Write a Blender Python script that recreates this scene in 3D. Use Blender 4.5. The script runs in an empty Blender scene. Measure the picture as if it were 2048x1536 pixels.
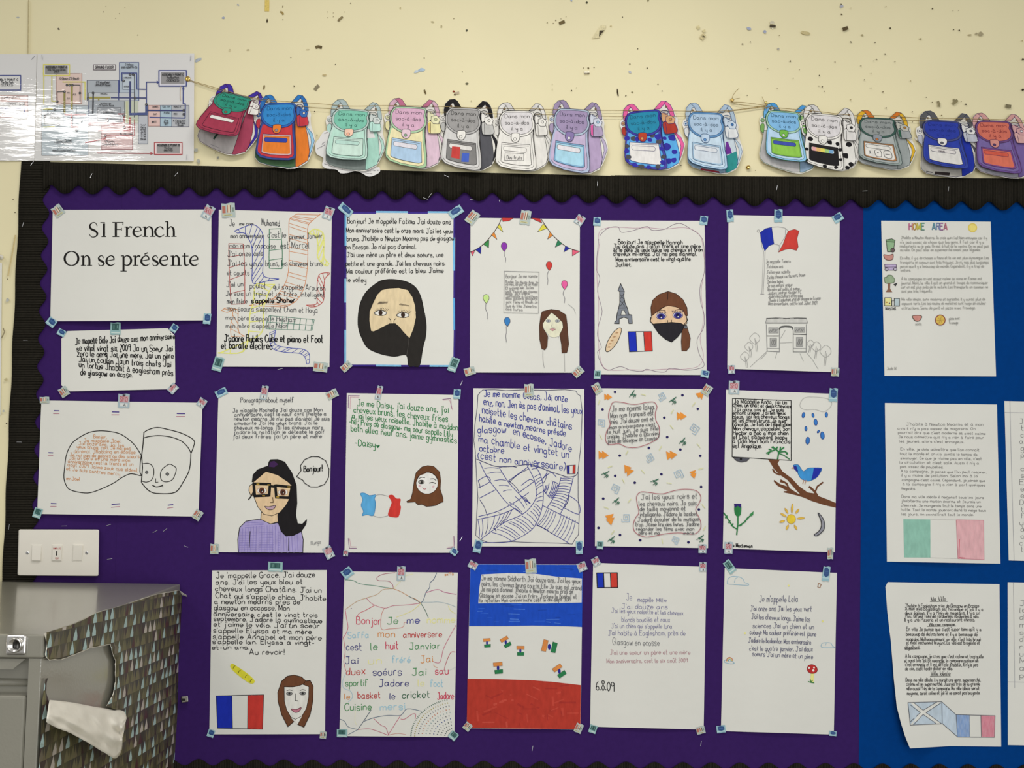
import bpy, bmesh, math, random, unicodedata
from mathutils import Vector, Matrix
from mathutils.geometry import tessellate_polygon
R = math.radians
scene = bpy.context.scene

# ------------------------------------------------------------------ camera, light, exposure
F, DIST, CAMZ = 2100.0, 1.969, 1.545          # focal length in pixels of a 2048-wide frame, distance to wall, eye height
PITCH, YAW, ROLL = R(4.50), R(0.86), R(-0.89)
def rotm():
    cp, sp, cy, sy, cr, sr = math.cos(PITCH), math.sin(PITCH), math.cos(YAW), math.sin(YAW), math.cos(ROLL), math.sin(ROLL)
    Rr = Matrix(((cr, -sr, 0), (sr, cr, 0), (0, 0, 1)))
    Rp = Matrix(((1, 0, 0), (0, cp, -sp), (0, sp, cp)))
    Ry = Matrix(((cy, 0, sy), (0, 1, 0), (-sy, 0, cy)))
    return Ry @ Rp @ Rr
RM = rotm()
def tow(v): return Vector((v[0], v[2], -v[1]))          # (right, down, forward) -> world (x, y, z)
CAM = Vector((0, -DIST, CAMZ))
cam = bpy.data.cameras.new('camera'); co = bpy.data.objects.new('camera', cam); scene.collection.objects.link(co)
cam.sensor_fit = 'HORIZONTAL'; cam.sensor_width = 36; cam.lens = F / 2048 * 36; cam.clip_start = .01
rx, dn, fw = tow(RM.col[0]), tow(RM.col[1]), tow(RM.col[2])
m = Matrix.Identity(4)
for i in range(3):
    m[i][0] = rx[i]; m[i][1] = -dn[i]; m[i][2] = -fw[i]; m[i][3] = CAM[i]
co.matrix_world = m
scene.camera = co
scene.view_settings.view_transform = 'Standard'; scene.view_settings.look = 'None'
scene.view_settings.gamma = 1; scene.view_settings.use_curve_mapping = False
scene.view_settings.exposure = 0.0
w = bpy.data.worlds.new('room_light'); scene.world = w; w.use_nodes = True
w.node_tree.nodes['Background'].inputs[0].default_value = (1, .99, .96, 1)
w.node_tree.nodes['Background'].inputs[1].default_value = .41
def area(name, loc, sx, sy, power, col=(1, .97, .93)):
    l = bpy.data.lights.new(name, 'AREA'); l.shape = 'RECTANGLE'; l.size = sx; l.size_y = sy; l.energy = power; l.color = col
    o = bpy.data.objects.new(name, l); o.location = loc; scene.collection.objects.link(o); return o   # ceiling panels point down
LAMPS = [('ceiling_light', (.05, -.95, 2.72), .9, .25, 12.5), ('ceiling_light', (.9, -2.6, 2.72), 1.5, .6, 11),
         ('ceiling_light', (-1.47, -1.62, 2.70), .40, .42, 8), ('ceiling_light', (.1, -4.4, 2.62), 2.4, .6, 20)]
for n, p, a, b, e in LAMPS: area(n, p, a, b, e)

rear_fill = area('rear_fill_light', (1.2, -4.8, 1.25), 3.2, 1.3, 70, (.95, .98, 1)); rear_fill.rotation_euler = (R(90), 0, R(8))  # added fill lamp behind the camera, no real window; lifts the lower board
def ray(px, py):
    v = RM @ Vector(((px - 1024) / F, (py - 768) / F, 1)); return tow(v)
def W(px, py, h=0.0):                                   # point at height h off the wall plane y = 0
    d = ray(px, py); t = (DIST - h) / d.y; return CAM + d * t
def onx(px, py, X):                                     # point on the plane x = X
    d = ray(px, py); return CAM + d * (X / d.x)

# ------------------------------------------------------------------ colours and materials
K = 1.0
def lin(c): return c / 12.92 if c <= .04045 else ((c + .055) / 1.055) ** 2.4
def C(hx, a=1.0, k=None):
    kk = K if k is None else k
    return tuple(min(.93, lin(int(hx[i:i + 2], 16) / 255) * kk) for i in (0, 2, 4)) + (a,)
def mat(name, rough=.8, base=None, attr=False, spec=.3, metal=0, coat=0, noise=0, nscale=40, bump=0, bscale=60, stretch=(1, 1, 1), pencil=False):
    m = bpy.data.materials.new(name); m.use_nodes = True; nt = m.node_tree; N = nt.nodes; Lk = nt.links
    b = N['Principled BSDF']; b.inputs['Roughness'].default_value = rough; b.inputs['Metallic'].default_value = metal
    b.inputs['Specular IOR Level'].default_value = spec; b.inputs['Coat Weight'].default_value = coat
    b.inputs['Coat Roughness'].default_value = .04; b.inputs['Coat IOR'].default_value = 1.7
    tc = N.new('ShaderNodeTexCoord'); mp = N.new('ShaderNodeMapping'); mp.inputs['Scale'].default_value = stretch
    Lk.new(tc.outputs['Object'], mp.inputs[0])
    if attr:
        at = N.new('ShaderNodeAttribute'); at.attribute_name = 'Col'; src = at.outputs['Color']
    else:
        rgb = N.new('ShaderNodeRGB'); rgb.outputs[0].default_value = base; src = rgb.outputs[0]
    if noise:
        nz = N.new('ShaderNodeTexNoise'); nz.inputs['Scale'].default_value = nscale; nz.inputs['Detail'].default_value = 6
        Lk.new(mp.outputs[0], nz.inputs['Vector'])
        mr = N.new('ShaderNodeMapRange'); mr.inputs[1].default_value = .3; mr.inputs[2].default_value = .7
        mr.inputs[3].default_value = 1 - noise; mr.inputs[4].default_value = 1 + noise; Lk.new(nz.outputs[0], mr.inputs[0])
        mx = N.new('ShaderNodeMix'); mx.data_type = 'RGBA'; mx.blend_type = 'MULTIPLY'; mx.inputs[0].default_value = 1
        Lk.new(src, mx.inputs[6]); Lk.new(mr.outputs[0], mx.inputs[7]); src = mx.outputs[2]
    if pencil:                                          # strokes of coloured pencil let the paper through
        pm = N.new('ShaderNodeMapping'); pm.inputs['Rotation'].default_value = (0, R(35), 0); pm.inputs['Scale'].default_value = (700, 1, 90)
        Lk.new(tc.outputs['Object'], pm.inputs[0])
        pn = N.new('ShaderNodeTexNoise'); pn.inputs['Scale'].default_value = 1; pn.inputs['Detail'].default_value = 3
        Lk.new(pm.outputs[0], pn.inputs['Vector'])
        pr = N.new('ShaderNodeMapRange'); pr.inputs[1].default_value = .4; pr.inputs[2].default_value = .75
        Lk.new(pn.outputs[0], pr.inputs[0])
        inv = N.new('ShaderNodeMath'); inv.operation = 'SUBTRACT'; inv.inputs[0].default_value = 1; Lk.new(at.outputs['Alpha'], inv.inputs[1])
        mu = N.new('ShaderNodeMath'); mu.operation = 'MULTIPLY'; mu.use_clamp = True; Lk.new(pr.outputs[0], mu.inputs[0]); Lk.new(inv.outputs[0], mu.inputs[1])
        m2 = N.new('ShaderNodeMix'); m2.data_type = 'RGBA'; Lk.new(mu.outputs[0], m2.inputs[0]); Lk.new(src, m2.inputs[6])
        m2.inputs[7].default_value = C('dcdbd3'); src = m2.outputs[2]
    Lk.new(src, b.inputs['Base Color'])
    if bump:
        bn = N.new('ShaderNodeTexNoise'); bn.inputs['Scale'].default_value = bscale; bn.inputs['Detail'].default_value = 4
        Lk.new(mp.outputs[0], bn.inputs['Vector'])
        bp = N.new('ShaderNodeBump'); bp.inputs['Strength'].default_value = 1; bp.inputs['Distance'].default_value = bump
        Lk.new(bn.outputs[0], bp.inputs['Height']); Lk.new(bp.outputs[0], b.inputs['Normal'])
        if coat: Lk.new(bp.outputs[0], b.inputs['Coat Normal'])
    return m
PAPER = C('dad9d1')
M = dict(
    wall=mat('cream_wall_paint', .55, C('e4dab2'), spec=.25, noise=.035, nscale=3, bump=.0006, bscale=14),
    paper=mat('paper', .85, attr=True, spec=.15, noise=.02, nscale=9, bump=.0022, bscale=11),
    ink=mat('ink', .75, attr=True, spec=.15, noise=.10, nscale=55, stretch=(2.5, 1, 1), pencil=True),
    lam=mat('laminated_print', .5, attr=True, spec=.3, coat=1, bump=.00032, bscale=1, stretch=(16, 16, 110)),
    tape=mat('washi_tape', .55, attr=True, spec=.3),
    purple=mat('purple_backing_paper', .85, C('371f5a'), spec=.05, noise=.05, nscale=120),
    blue=mat('blue_backing_paper', .85, C('00397b'), spec=.05, noise=.05, nscale=120),
    black=mat('black_corrugated_card', .8, C('201d16'), spec=.15, noise=.25, nscale=220),
    chip=mat('wall_marks', .8, attr=True, spec=.1, noise=.15, nscale=300),
    metal=mat('grey_cabinet_paint', .32, C("888578"), spec=.6, coat=.5, noise=.05, nscale=7, bump=.00015, bscale=250),
    chrome=mat('chrome', .16, (.75, .73, .7, 1), metal=1, noise=.1),
    brass=mat('brass', .22, (.62, .42, .12, 1), metal=1, noise=.15),
    steel=mat('staple_wire', .3, (.7, .7, .72, 1), metal=1, noise=.1),
    plastic=mat('white_switch_plastic', .3, C('e3ded2'), spec=.5, noise=.01),
    dark=mat('dark_slot', .5, C('1a1814'), noise=.1),
    cork=mat('brown_pin_head', .5, C('6e5638'), noise=.1),
    string=mat('jute_string', .8, C('a08a58'), noise=.3, nscale=400),
    floor=mat('grey_floor_vinyl', .5, C('7a776f'), noise=.1, nscale=5),
    torn=mat('white_back_of_wrapping_paper', .7, C('e2ddd0'), spec=.2, noise=.03, nscale=30, bump=.003, bscale=18),
)
# wrapping paper: rows of tall triangles, each with a light and a dark half
def wrap_mat():
    m = bpy.data.materials.new('triangle_wrapping_paper'); m.use_nodes = True; nt = m.node_tree; N = nt.nodes; Lk = nt.links
    b = N['Principled BSDF']; b.inputs['Roughness'].default_value = .5; b.inputs['Specular IOR Level'].default_value = .35
    uv = N.new('ShaderNodeUVMap'); uv.uv_map = 'UVMap'; sp = N.new('ShaderNodeSeparateXYZ'); Lk.new(uv.outputs[0], sp.inputs[0])
    def mt(op, a, b_=None, c=None, clamp=False):
        n = N.new('ShaderNodeMath'); n.operation = op; n.use_clamp = clamp
        for i, v in enumerate((a, b_, c)):
            if v is None: continue
            if isinstance(v, (int, float)): n.inputs[i].default_value = v
            else: Lk.new(v, n.inputs[i])
        return n.outputs[0]
    U, V = sp.outputs[0], sp.outputs[1]
    row = mt('FLOOR', V); fv = mt('SUBTRACT', V, row)
    def wn(x, y, z):
        c = N.new('ShaderNodeCombineXYZ')
        for i, v in enumerate((x, y, z)):
            if isinstance(v, (int, float)): c.inputs[i].default_value = v
            else: Lk.new(v, c.inputs[i])
        n = N.new('ShaderNodeTexWhiteNoise'); Lk.new(c.outputs[0], n.inputs[0]); return n.outputs[0]
    u1 = mt('ADD', U, mt('MULTIPLY', wn(row, 3.3, 1), 5))
    def ramp(v, stops):
        r = N.new('ShaderNodeValToRGB'); r.color_ramp.interpolation = 'CONSTANT'; e = r.color_ramp.elements
        e[0].position = 0; e[0].color = C(stops[0][1]); e[1].position = stops[1][0]; e[1].color = C(stops[1][1])
        for p, c in stops[2:]:
            x = e.new(p); x.color = C(c)
        Lk.new(v, r.inputs[0]); return r.outputs[0]
    def mix(f, a, b_):
        n = N.new('ShaderNodeMix'); n.data_type = 'RGBA'; Lk.new(f, n.inputs[0]); Lk.new(a, n.inputs[6]); Lk.new(b_, n.inputs[7]); return n.outputs[2]
    big = [(0, '3d3a2e'), (.25, '4a453a'), (.5, '413230'), (.7, '4d4a30'), (.9, '3a3634')]
    small = [(0, '6b6646'), (.28, '46402f'), (.40, 'a3bbb8'), (.66, '6e6654'), (.72, '4b2a2a'), (.77, 'b7aea4'), (.88, '57533a')]
    base = ramp(wn(mt('FLOOR', mt('ADD', u1, .5)), row, 7), big)
    cell = mt('FLOOR', u1); fu = mt('SUBTRACT', u1, cell)
    # one tall triangle per cell, apex leaning right; right part of it shaded
    apex = .42
    half = mt('MULTIPLY', mt('SUBTRACT', 1, fv), .5)
    inside = mt('LESS_THAN', mt('ABSOLUTE', mt('SUBTRACT', fu, mt('ADD', mt('MULTIPLY', fv, apex - .3), .3))), mt('MULTIPLY', half, .84))
    dk = mt('LESS_THAN', mt('ABSOLUTE', mt('SUBTRACT', fu, mt('ADD', mt('MULTIPLY', fv, -.05), .78))), mt('MULTIPLY', half, .40))
    col = mix(inside, base, ramp(wn(cell, row, 2), small))
    col = mix(dk, col, ramp(wn(cell, row, 5), [(0, '686240'), (.35, '524a34'), (.6, '6b6248'), (.85, '3b2526')]))
    Lk.new(col, b.inputs['Base Color']); return m
M['wrap'] = wrap_mat()

# ------------------------------------------------------------------ object helpers
def empty(name, loc):
    o = bpy.data.objects.new(name, None); o.location = loc; o.empty_display_size = .02; scene.collection.objects.link(o); return o
def tag(o, label, cat, group=None, kind=None):
    if label: o['label'] = label
    if cat: o['category'] = cat
    if group: o['group'] = group
    if kind: o['kind'] = kind
    return o
def make(name, verts, faces, material, parent=None, cols=None, loc=None, smooth=False, solid=0, uvs=None):
    base = Vector(parent['_o']) if parent is not None else (Vector(loc) if loc is not None else Vector((0, 0, 0)))
    me = bpy.data.meshes.new(name); me.from_pydata([tuple(Vector(v) - base) for v in verts], [], faces)
    if cols:
        at = me.color_attributes.new('Col', 'FLOAT_COLOR', 'CORNER'); buf = []
        for p, c in zip(me.polygons, cols): buf += list(c) * p.loop_total
        at.data.foreach_set('color', buf)
    if uvs:
        ul = me.uv_layers.new(name='UVMap'); buf = []
        for p in me.polygons:
            for vi in p.vertices: buf += list(uvs[vi])
        ul.data.foreach_set('uv', buf)
    me.materials.append(M[material])
    if smooth: me.polygons.foreach_set('use_smooth', [True] * len(me.polygons))
    o = bpy.data.objects.new(name, me); scene.collection.objects.link(o)
    if parent is not None: o.parent = parent; o['_o'] = parent['_o']
    else: o.location = base; o['_o'] = tuple(base)
    if solid:
        s = o.modifiers.new('thickness', 'SOLIDIFY'); s.thickness = solid; s.offset = -1
    return o
def root(name, loc, label, cat, group=None):
    o = empty(name, loc); o['_o'] = tuple(loc); return tag(o, label, cat, group)

def pts(s):
    if not isinstance(s, str): return [tuple(p) for p in s]
    return [tuple(float(a) for a in q.split(',')) for q in s.split()]
def crom(P, closed=False, n=4):
    if len(P) < 3: return P
    out = []; N_ = len(P); segs = N_ if closed else N_ - 1
    for i in range(segs):
        g = (lambda j: P[j % N_]) if closed else (lambda j: P[max(0, min(N_ - 1, j))])
        a, b, c, d = g(i - 1), g(i), g(i + 1), g(i + 2)
        for k in range(n):
            t = k / n; t2 = t * t; t3 = t2 * t
            out.append(tuple(.5 * (2 * b[q] + (c[q] - a[q]) * t + (2 * a[q] - 5 * b[q] + 4 * c[q] - d[q]) * t2 + (3 * b[q] - a[q] - 3 * c[q] + d[q]) * t3) for q in range(len(b))))
    if not closed: out.append(P[-1])
    return out
def clip(poly, ax, v, keep_less):
    out = []; n = len(poly)
    for i in range(n):
        a, b = poly[i], poly[(i + 1) % n]
        ia = (a[ax] <= v) if keep_less else (a[ax] >= v); ib = (b[ax] <= v) if keep_less else (b[ax] >= v)
        if ia: out.append(a)
        if ia != ib:
            t = (v - a[ax]) / (b[ax] - a[ax]); out.append((a[0] + (b[0] - a[0]) * t, a[1] + (b[1] - a[1]) * t))
    return out
def gridcut(P, g):
    T = tessellate_polygon([[Vector((x, y, 0)) for x, y in P]]); out = []
    for t in T:
        tri = [P[i] for i in t]
        y0 = min(p[1] for p in tri); y1 = max(p[1] for p in tri)
        for j in range(int(y0 // g), int(y1 // g) + 1):
            s = clip(clip(tri, 1, j * g, False), 1, (j + 1) * g, True)
            if len(s) < 3: continue
            x0 = min(p[0] for p in s); x1 = max(p[0] for p in s)
            for i in range(int(x0 // g), int(x1 // g) + 1):
                c = clip(clip(s, 0, i * g, False), 0, (i + 1) * g, True)
                if len(c) >= 3: out.append(c)
    return out

STUFF = ('handwriting', 'printed_title', 'plan_print', 'ladder_drawing', 'coloured_edge', 'bunting_drawing', 'dash_marks', 'corner_brackets', 'hatched_field_drawing', 'purple_dots', 'orange_triangles', 'blue_spirals', 'green_zigzags', 'yellow_dashes', 'cloud_outlines', 'branching_lines', 'dotted_fan', 'blue_and_red_bands', 'coloured_heading', 'food_drawings', 'cloud_drawings', 'lettering', 'wavy_border_lines')
class Ink:
    """collects flat shapes drawn in crop coordinates and lays them on a surface given by hfun"""
    def __init__(s, hfun, o=(0, 0, 1), lift=.0002, step=.00003, pt=None):
        s.h = hfun; s.o = o; s.z = lift; s.step = step; s.v = []; s.f = []; s.c = []; s.key = {}; s.pt = pt
    def px(s, p): return (s.o[0] + p[0] / s.o[2], s.o[1] + p[1] / s.o[2])
    def _v(s, x, y, ded=True):
        k = (round(x, 2), round(y, 2), round(s.z, 6)) if ded else None
        if ded and k in s.key: return s.key[k]
        s.v.append((s.pt or W)(x, y, s.h(x, y) + s.z)); i = len(s.v) - 1
        if ded: s.key[k] = i
        return i
    g = 12
    def poly(s, P, col, smooth=False, g=None):
        P = pts(P)
        if smooth: P = crom(P, True)
        P = [s.px(p) for p in P]; s.z += s.step
        if isinstance(col, str): col = C(col)
        for c in gridcut(P, g or s.g):
            ids = []
            for x, y in c:
                i = s._v(x, y)
                if not ids or (i != ids[-1] and i != ids[0]): ids.append(i)
            if len(set(ids)) >= 3 and len(set(ids)) == len(ids):
                ar = sum(c[i][0] * c[(i + 1) % len(c)][1] - c[(i + 1) % len(c)][0] * c[i][1] for i in range(len(c)))
                s.f.append(ids if ar < 0 else ids[::-1]); s.c.append(col)
        return s
    def line(s, P, col, w=1.0, smooth=False, closed=False, adv=True, n=4):
        P = pts(P)
        if isinstance(w, (list, tuple)): P = [(p[0], p[1], ww) for p, ww in zip(P, w)]
        if smooth: P = crom(P, closed, n)
        k = s.o[2]; z0 = s.z; s.z += s.step * .5
        Q = [s.px(p) for p in P]; ws = [(p[2] / k if len(p) > 2 else w) / 2 for p in P]
        if isinstance(col, str): col = C(col)
        if closed: Q.append(Q[0]); ws.append(ws[0])
        q2, w2 = [Q[0]], [ws[0]]                              # keep segments short so they follow the paper
        for a, b, wa, wb in zip(Q, Q[1:], ws, ws[1:]):
            d = math.hypot(b[0] - a[0], b[1] - a[1])
            if d < .05: continue
            m_ = max(1, int(d / 12))
            for j in range(1, m_ + 1):
                t = j / m_; q2.append((a[0] + (b[0] - a[0]) * t, a[1] + (b[1] - a[1]) * t)); w2.append(wa + (wb - wa) * t)
        if len(q2) < 2:
            s.z = z0; return s
        prev = None; m_ = len(q2)
        for i, (x, y) in enumerate(q2):
            a = q2[i - 1] if i else (q2[-2] if closed else None); b = q2[i + 1] if i + 1 < m_ else (q2[1] if closed else None)
            din = (x - a[0], y - a[1]) if a else None; dou = (b[0] - x, b[1] - y) if b else None
            din = din or dou; dou = dou or din; la = math.hypot(*din) or 1; lb = math.hypot(*dou) or 1
            din = (din[0] / la, din[1] / la); dou = (dou[0] / lb, dou[1] / lb); ww = w2[i]
            if din[0] * dou[0] + din[1] * dou[1] < .45:      # sharp corner: end this strip and start another
                if prev:
                    ex, ey = x + din[0] * ww * .8, y + din[1] * ww * .8
                    s.f.append((prev[0], s._v(ex - din[1] * ww, ey + din[0] * ww, False), s._v(ex + din[1] * ww, ey - din[0] * ww, False), prev[1])); s.c.append(col)
                prev = (s._v(x - dou[1] * ww, y + dou[0] * ww, False), s._v(x + dou[1] * ww, y - dou[0] * ww, False)); continue
            tx, ty = din[0] + dou[0], din[1] + dou[1]; d = math.hypot(tx, ty) or 1
            cur = (s._v(x - ty / d * ww, y + tx / d * ww, False), s._v(x + ty / d * ww, y - tx / d * ww, False))
            if prev: s.f.append((prev[0], cur[0], cur[1], prev[1])); s.c.append(col)
            prev = cur
        s.z = z0; return s
    def circ(s, x, y, r, col, ry=None, out=None, lw=1, ang=0):
        ry = ry or r; P = []
        for i in range(18):
            a = i * math.tau / 18; u, v = r * math.cos(a), ry * math.sin(a)
            P.append((x + u * math.cos(ang) - v * math.sin(ang), y + u * math.sin(ang) + v * math.cos(ang)))
        if col: s.poly(P, col)
        if out: s.line(P, out, lw, closed=True)
        return s
    def po(s, P, col, out='22201e', lw=1.2, smooth=False):
        s.poly(P, col, smooth); s.line(P, out, lw, smooth, True); return s
    def text(s, x0, y0, x1, y1, size, string, col, lw=1.3, jit=.05, slant=0, rnd=random.Random(3)):
        if isinstance(col, str): col = C(col)
        adv = 0; gl = []
        for ch in string:
            d = unicodedata.normalize('NFD', ch); b = d[0]; acc = d[1] if len(d) > 1 else None
            wd, st, sm = glyph(b); gl.append((adv, st, sm, acc, wd)); adv += wd + 2.0
        adv = max(1, adv - 2.0); dx, dy = x1 - x0, y1 - y0; sy = size / 7
        for a0, st, sm, acc, wd in gl:
            jy = rnd.uniform(-jit, jit) * size; js = 1 + rnd.uniform(-1, 1) * jit * 2; sl = slant + rnd.uniform(-1, 1) * jit
            st2 = list(st)
            if acc == '\u0301': st2.append([(wd * .4, 5), (wd * .8, 6.6)])
            elif acc == '\u0300': st2.append([(wd * .6, 5), (wd * .2, 6.6)])
            elif acc == '\u0302': st2.append([(wd * .1, 5), (wd * .5, 6.4), (wd * .9, 5)])
            elif acc == '\u0308': st2 += [[(wd * .2, 5.4), (wd * .2, 5.9)], [(wd * .8, 5.4), (wd * .8, 5.9)]]
            elif acc == '\u0327': st2.append([(wd * .5, 0), (wd * .4, -1.6)])
            for q in st2:
                Q = []
                for gx, gy in q:
                    t = (a0 + gx + sl * gy) / adv
                    Q.append((x0 + dx * t, y0 + dy * t - gy * sy * js + jy))
                if len(Q) == 2 and abs(Q[0][0] - Q[1][0]) + abs(Q[0][1] - Q[1][1]) < .5: continue
                s.line(Q, col, lw * .87, smooth=sm and len(Q) > 2, adv=False, n=3)
        return s
    def build(s, name, material, parent=None, **kw):
        if not s.f: return None
        o = make(name, s.v, s.f, material, parent, s.c, **kw)
        if name in STUFF: o['kind'] = 'stuff'
        return o

# ------------------------------------------------------------------ single-stroke handwriting; x digit, y letter (d = baseline, h = x-height, k = ascender)
G = {'a': '4g2h0g0e2d4f 4h4e5d', 'b': '0k0d 0g2h4g4e2d0e', 'c': '4g2h0g0e2d4e', 'd': '4k4d 4g2h0g0e2d4f',
 'e': '0f4f4g2h0g0e2d4e', 'f': '4j3k2k1j1d 0h3h', 'g': '4g2h0g0e2d4f 4h4b2a0b', 'h': '0k0d 0g2h4g4d', 'i': '0h0d 0j0i',
 'j': '2h2b1a0a 2j2i', 'k': '0k0d 4h0f4d', 'l': '0k0e1d', 'm': '0h0d 0g2h3g3d 3g5h6g6d', 'n': '0h0d 0g2h4g4d', 'o': '2h0g0e2d4e4g2h',
 'p': '0h0a 0g2h4g4e2d0e', 'q': '4h4a 4g2h0g0e2d4f', 'r': '0h0d 0f1h3h', 's': '4g3h1h0g1f3f4e3d1d0e', 't': '1k1e2d3d 0h3h',
 'u': '0h0e1d3d4e 4h4d', 'v': '0h2d4h', 'w': '0h1d2d3g4d5d6h', 'x': '0h4d 4h0d', 'y': '0h0f1e3e4f 4h4b3a1a', 'z': '0h4h0d4d',
 'A': '0d3k6d 1f5f', 'B': '0d0k 0k3k4j4i3h0h 3h5g5e4d0d', 'C': '5j4k2k0i0f2d4d5e', 'D': '0d0k 0k3k5i5f3d0d', 'E': '5k0k0d5d 0h4h',
 'F': '5k0k0d 0h4h', 'G': '5j4k2k0i0f2d4d5f5g3g', 'H': '0k0d 5k5d 0h5h', 'I': '0k0d', 'J': '1k5k 4k4e3d1d0e', 'K': '0k0d 5k0g5d',
 'L': '0k0d4d', 'M': '0d0k3e6k6d', 'N': '0d0k5d5k', 'O': '3k1j0h1e3d5e6h5j3k', 'P': '0d0k 0k4k5j5i4h0h', 'Q': '3k1j0h1e3d5e6h5j3k 4f6c',
 'R': '0d0k 0k4k5j5i4h0h 3h5d', 'S': '5j4k1k0j1h4g5f4d1d0e', 'T': '0k6k 3k3d', 'U': '0k0e2d4d5e5k', 'V': '0k3d6k', 'W': '0k2d4h6d8k',
 'X': '0k5d 5k0d', 'Y': '0k3h6k 3h3d', 'Z': '0k5k0d5d', '0': '2k0i0f2d4f4i2k', '1': '0i2k2d', '2': '0j2k4j3h0d4d', '3': '0k3k4j2h4f3d0d',
 '4': '3d3k0f4f', '5': '4k0k0h3h4f3d0d', '6': '3k1j0g0e2d4e3g1g0f', '7': '0k4k1d', '8': '2h0j2k4j2h0f2d4f2h', '9': '4j2k0j1h4i4j4d',
 '.': '0d0e', ',': '1e0c', '!': '0k0f 0e0d', "'": '0k0i', '-': '0f3f', '?': '0j2k4j2h2f 2e2d', '(': '2k0i0f2c', ')': '0k2i2f0c',
 '/': '0c3k', '&': '4d0j2k3j0f2d4f', ':': '0g0f 0e0d', ' ': ''}
_gc = {}
def glyph(ch):
    if ch in _gc: return _gc[ch]
    st = []; wd = 2 if ch == ' ' else 0
    for q in G.get(ch, '').split():
        p = [(int(q[i]), ord(q[i + 1]) - 100) for i in range(0, len(q), 2)]; st.append(p); wd = max([wd] + [a for a, _ in p])
    _gc[ch] = (wd, st, ch not in "AEFHIKLMNTVWXYZvwxzk147'-/"); return _gc[ch]

# ------------------------------------------------------------------ setting: wall, floor
def plane(name, P, material, kind='structure'):
    o = make(name, P, [(0, 1, 2, 3)], material); o['kind'] = kind; return o
wall = plane('wall_back', [(-3, 0, 0), (3, 0, 0), (3, 0, 2.75), (-3, 0, 2.75)], 'wall')
plane('floor', [(-3, -4.5, 0), (3, -4.5, 0), (3, .0, 0), (-3, .0, 0)], 'floor')
ik = Ink(lambda x, y: 0, (0, 0, 2.926), lift=.00025)
rnd = random.Random(11)
def blot(x, y, r, col, k=1.0, ang=0):
    P = []
    for i in range(8):
        a = i * math.tau / 8; rr = .86 * r * rnd.uniform(.65, 1.15); u, v = rr * math.cos(a) * k, rr * math.sin(a) / k
        P.append((x + u * math.cos(ang) - v * math.sin(ang), y + u * math.sin(ang) + v * math.cos(ang)))
    ik.poly(P, col)
DK, BL, TN = '4a3f2c', 'a3aec0', 'c3b48a'
for x, y, r, c, k, a in [(105, 102, 9, 'b5b6b0', 1.4, 0), (343, 170, 9, '6a6152', 1, 0), (676, 106, 3, DK, 1, 0), (807, 205, 4, DK, 1, 0), (605, 70, 4, '8a8068', 1, 0),
    (620, 38, 3, '8a8068', 1, 0), (698, 80, 3, '8a8068', 1, 0), (731, 42, 3, '6a5d40', 1, 0), (1307, 105, 12, 'a4aab8', 1.1, 0), (1393, 28, 9, 'aeb0b4', 1.3, .3),
    (1563, 122, 9, DK, .6, 0), (1655, 38, 6, '6a5a38', .6, .3), (1656, 115, 4, DK, 1, 0), (1702, 337, 4, DK, 1, 0), (1160, 350, 18, 'a9b0b8', 1.4, -.5),
    (1545, 512, 13, '8b7c58', .7, .3), (1722, 505, 4, DK, 1, 0), (1450, 292, 10, 'b9ad86', 1.2, 0), (1345, 295, 9, 'cbbf98', .8, 0), (1900, 438, 9, 'b9a77a', 1.8, 0),
    (1800, 290, 8, 'cdc098', 1.8, 0), (1962, 377, 3, DK, 1, 0)]: blot(x, y, r, c, k, a)
ik.line('1563,0 1562,66', 'd9c06a', 9); ik.line('1640,68 1652,74 1658,86', 'a08a55', 4); ik.line('1846,278 1862,273 1884,278', '6a5d40', 6)
ik.line('1842,528 1852,512 1866,500', '8b8168', 7); ik.line('1980,122 1992,108 2006,98', '8a7c58', 4)
ik.o = (640, 0, 2.926)
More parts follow.
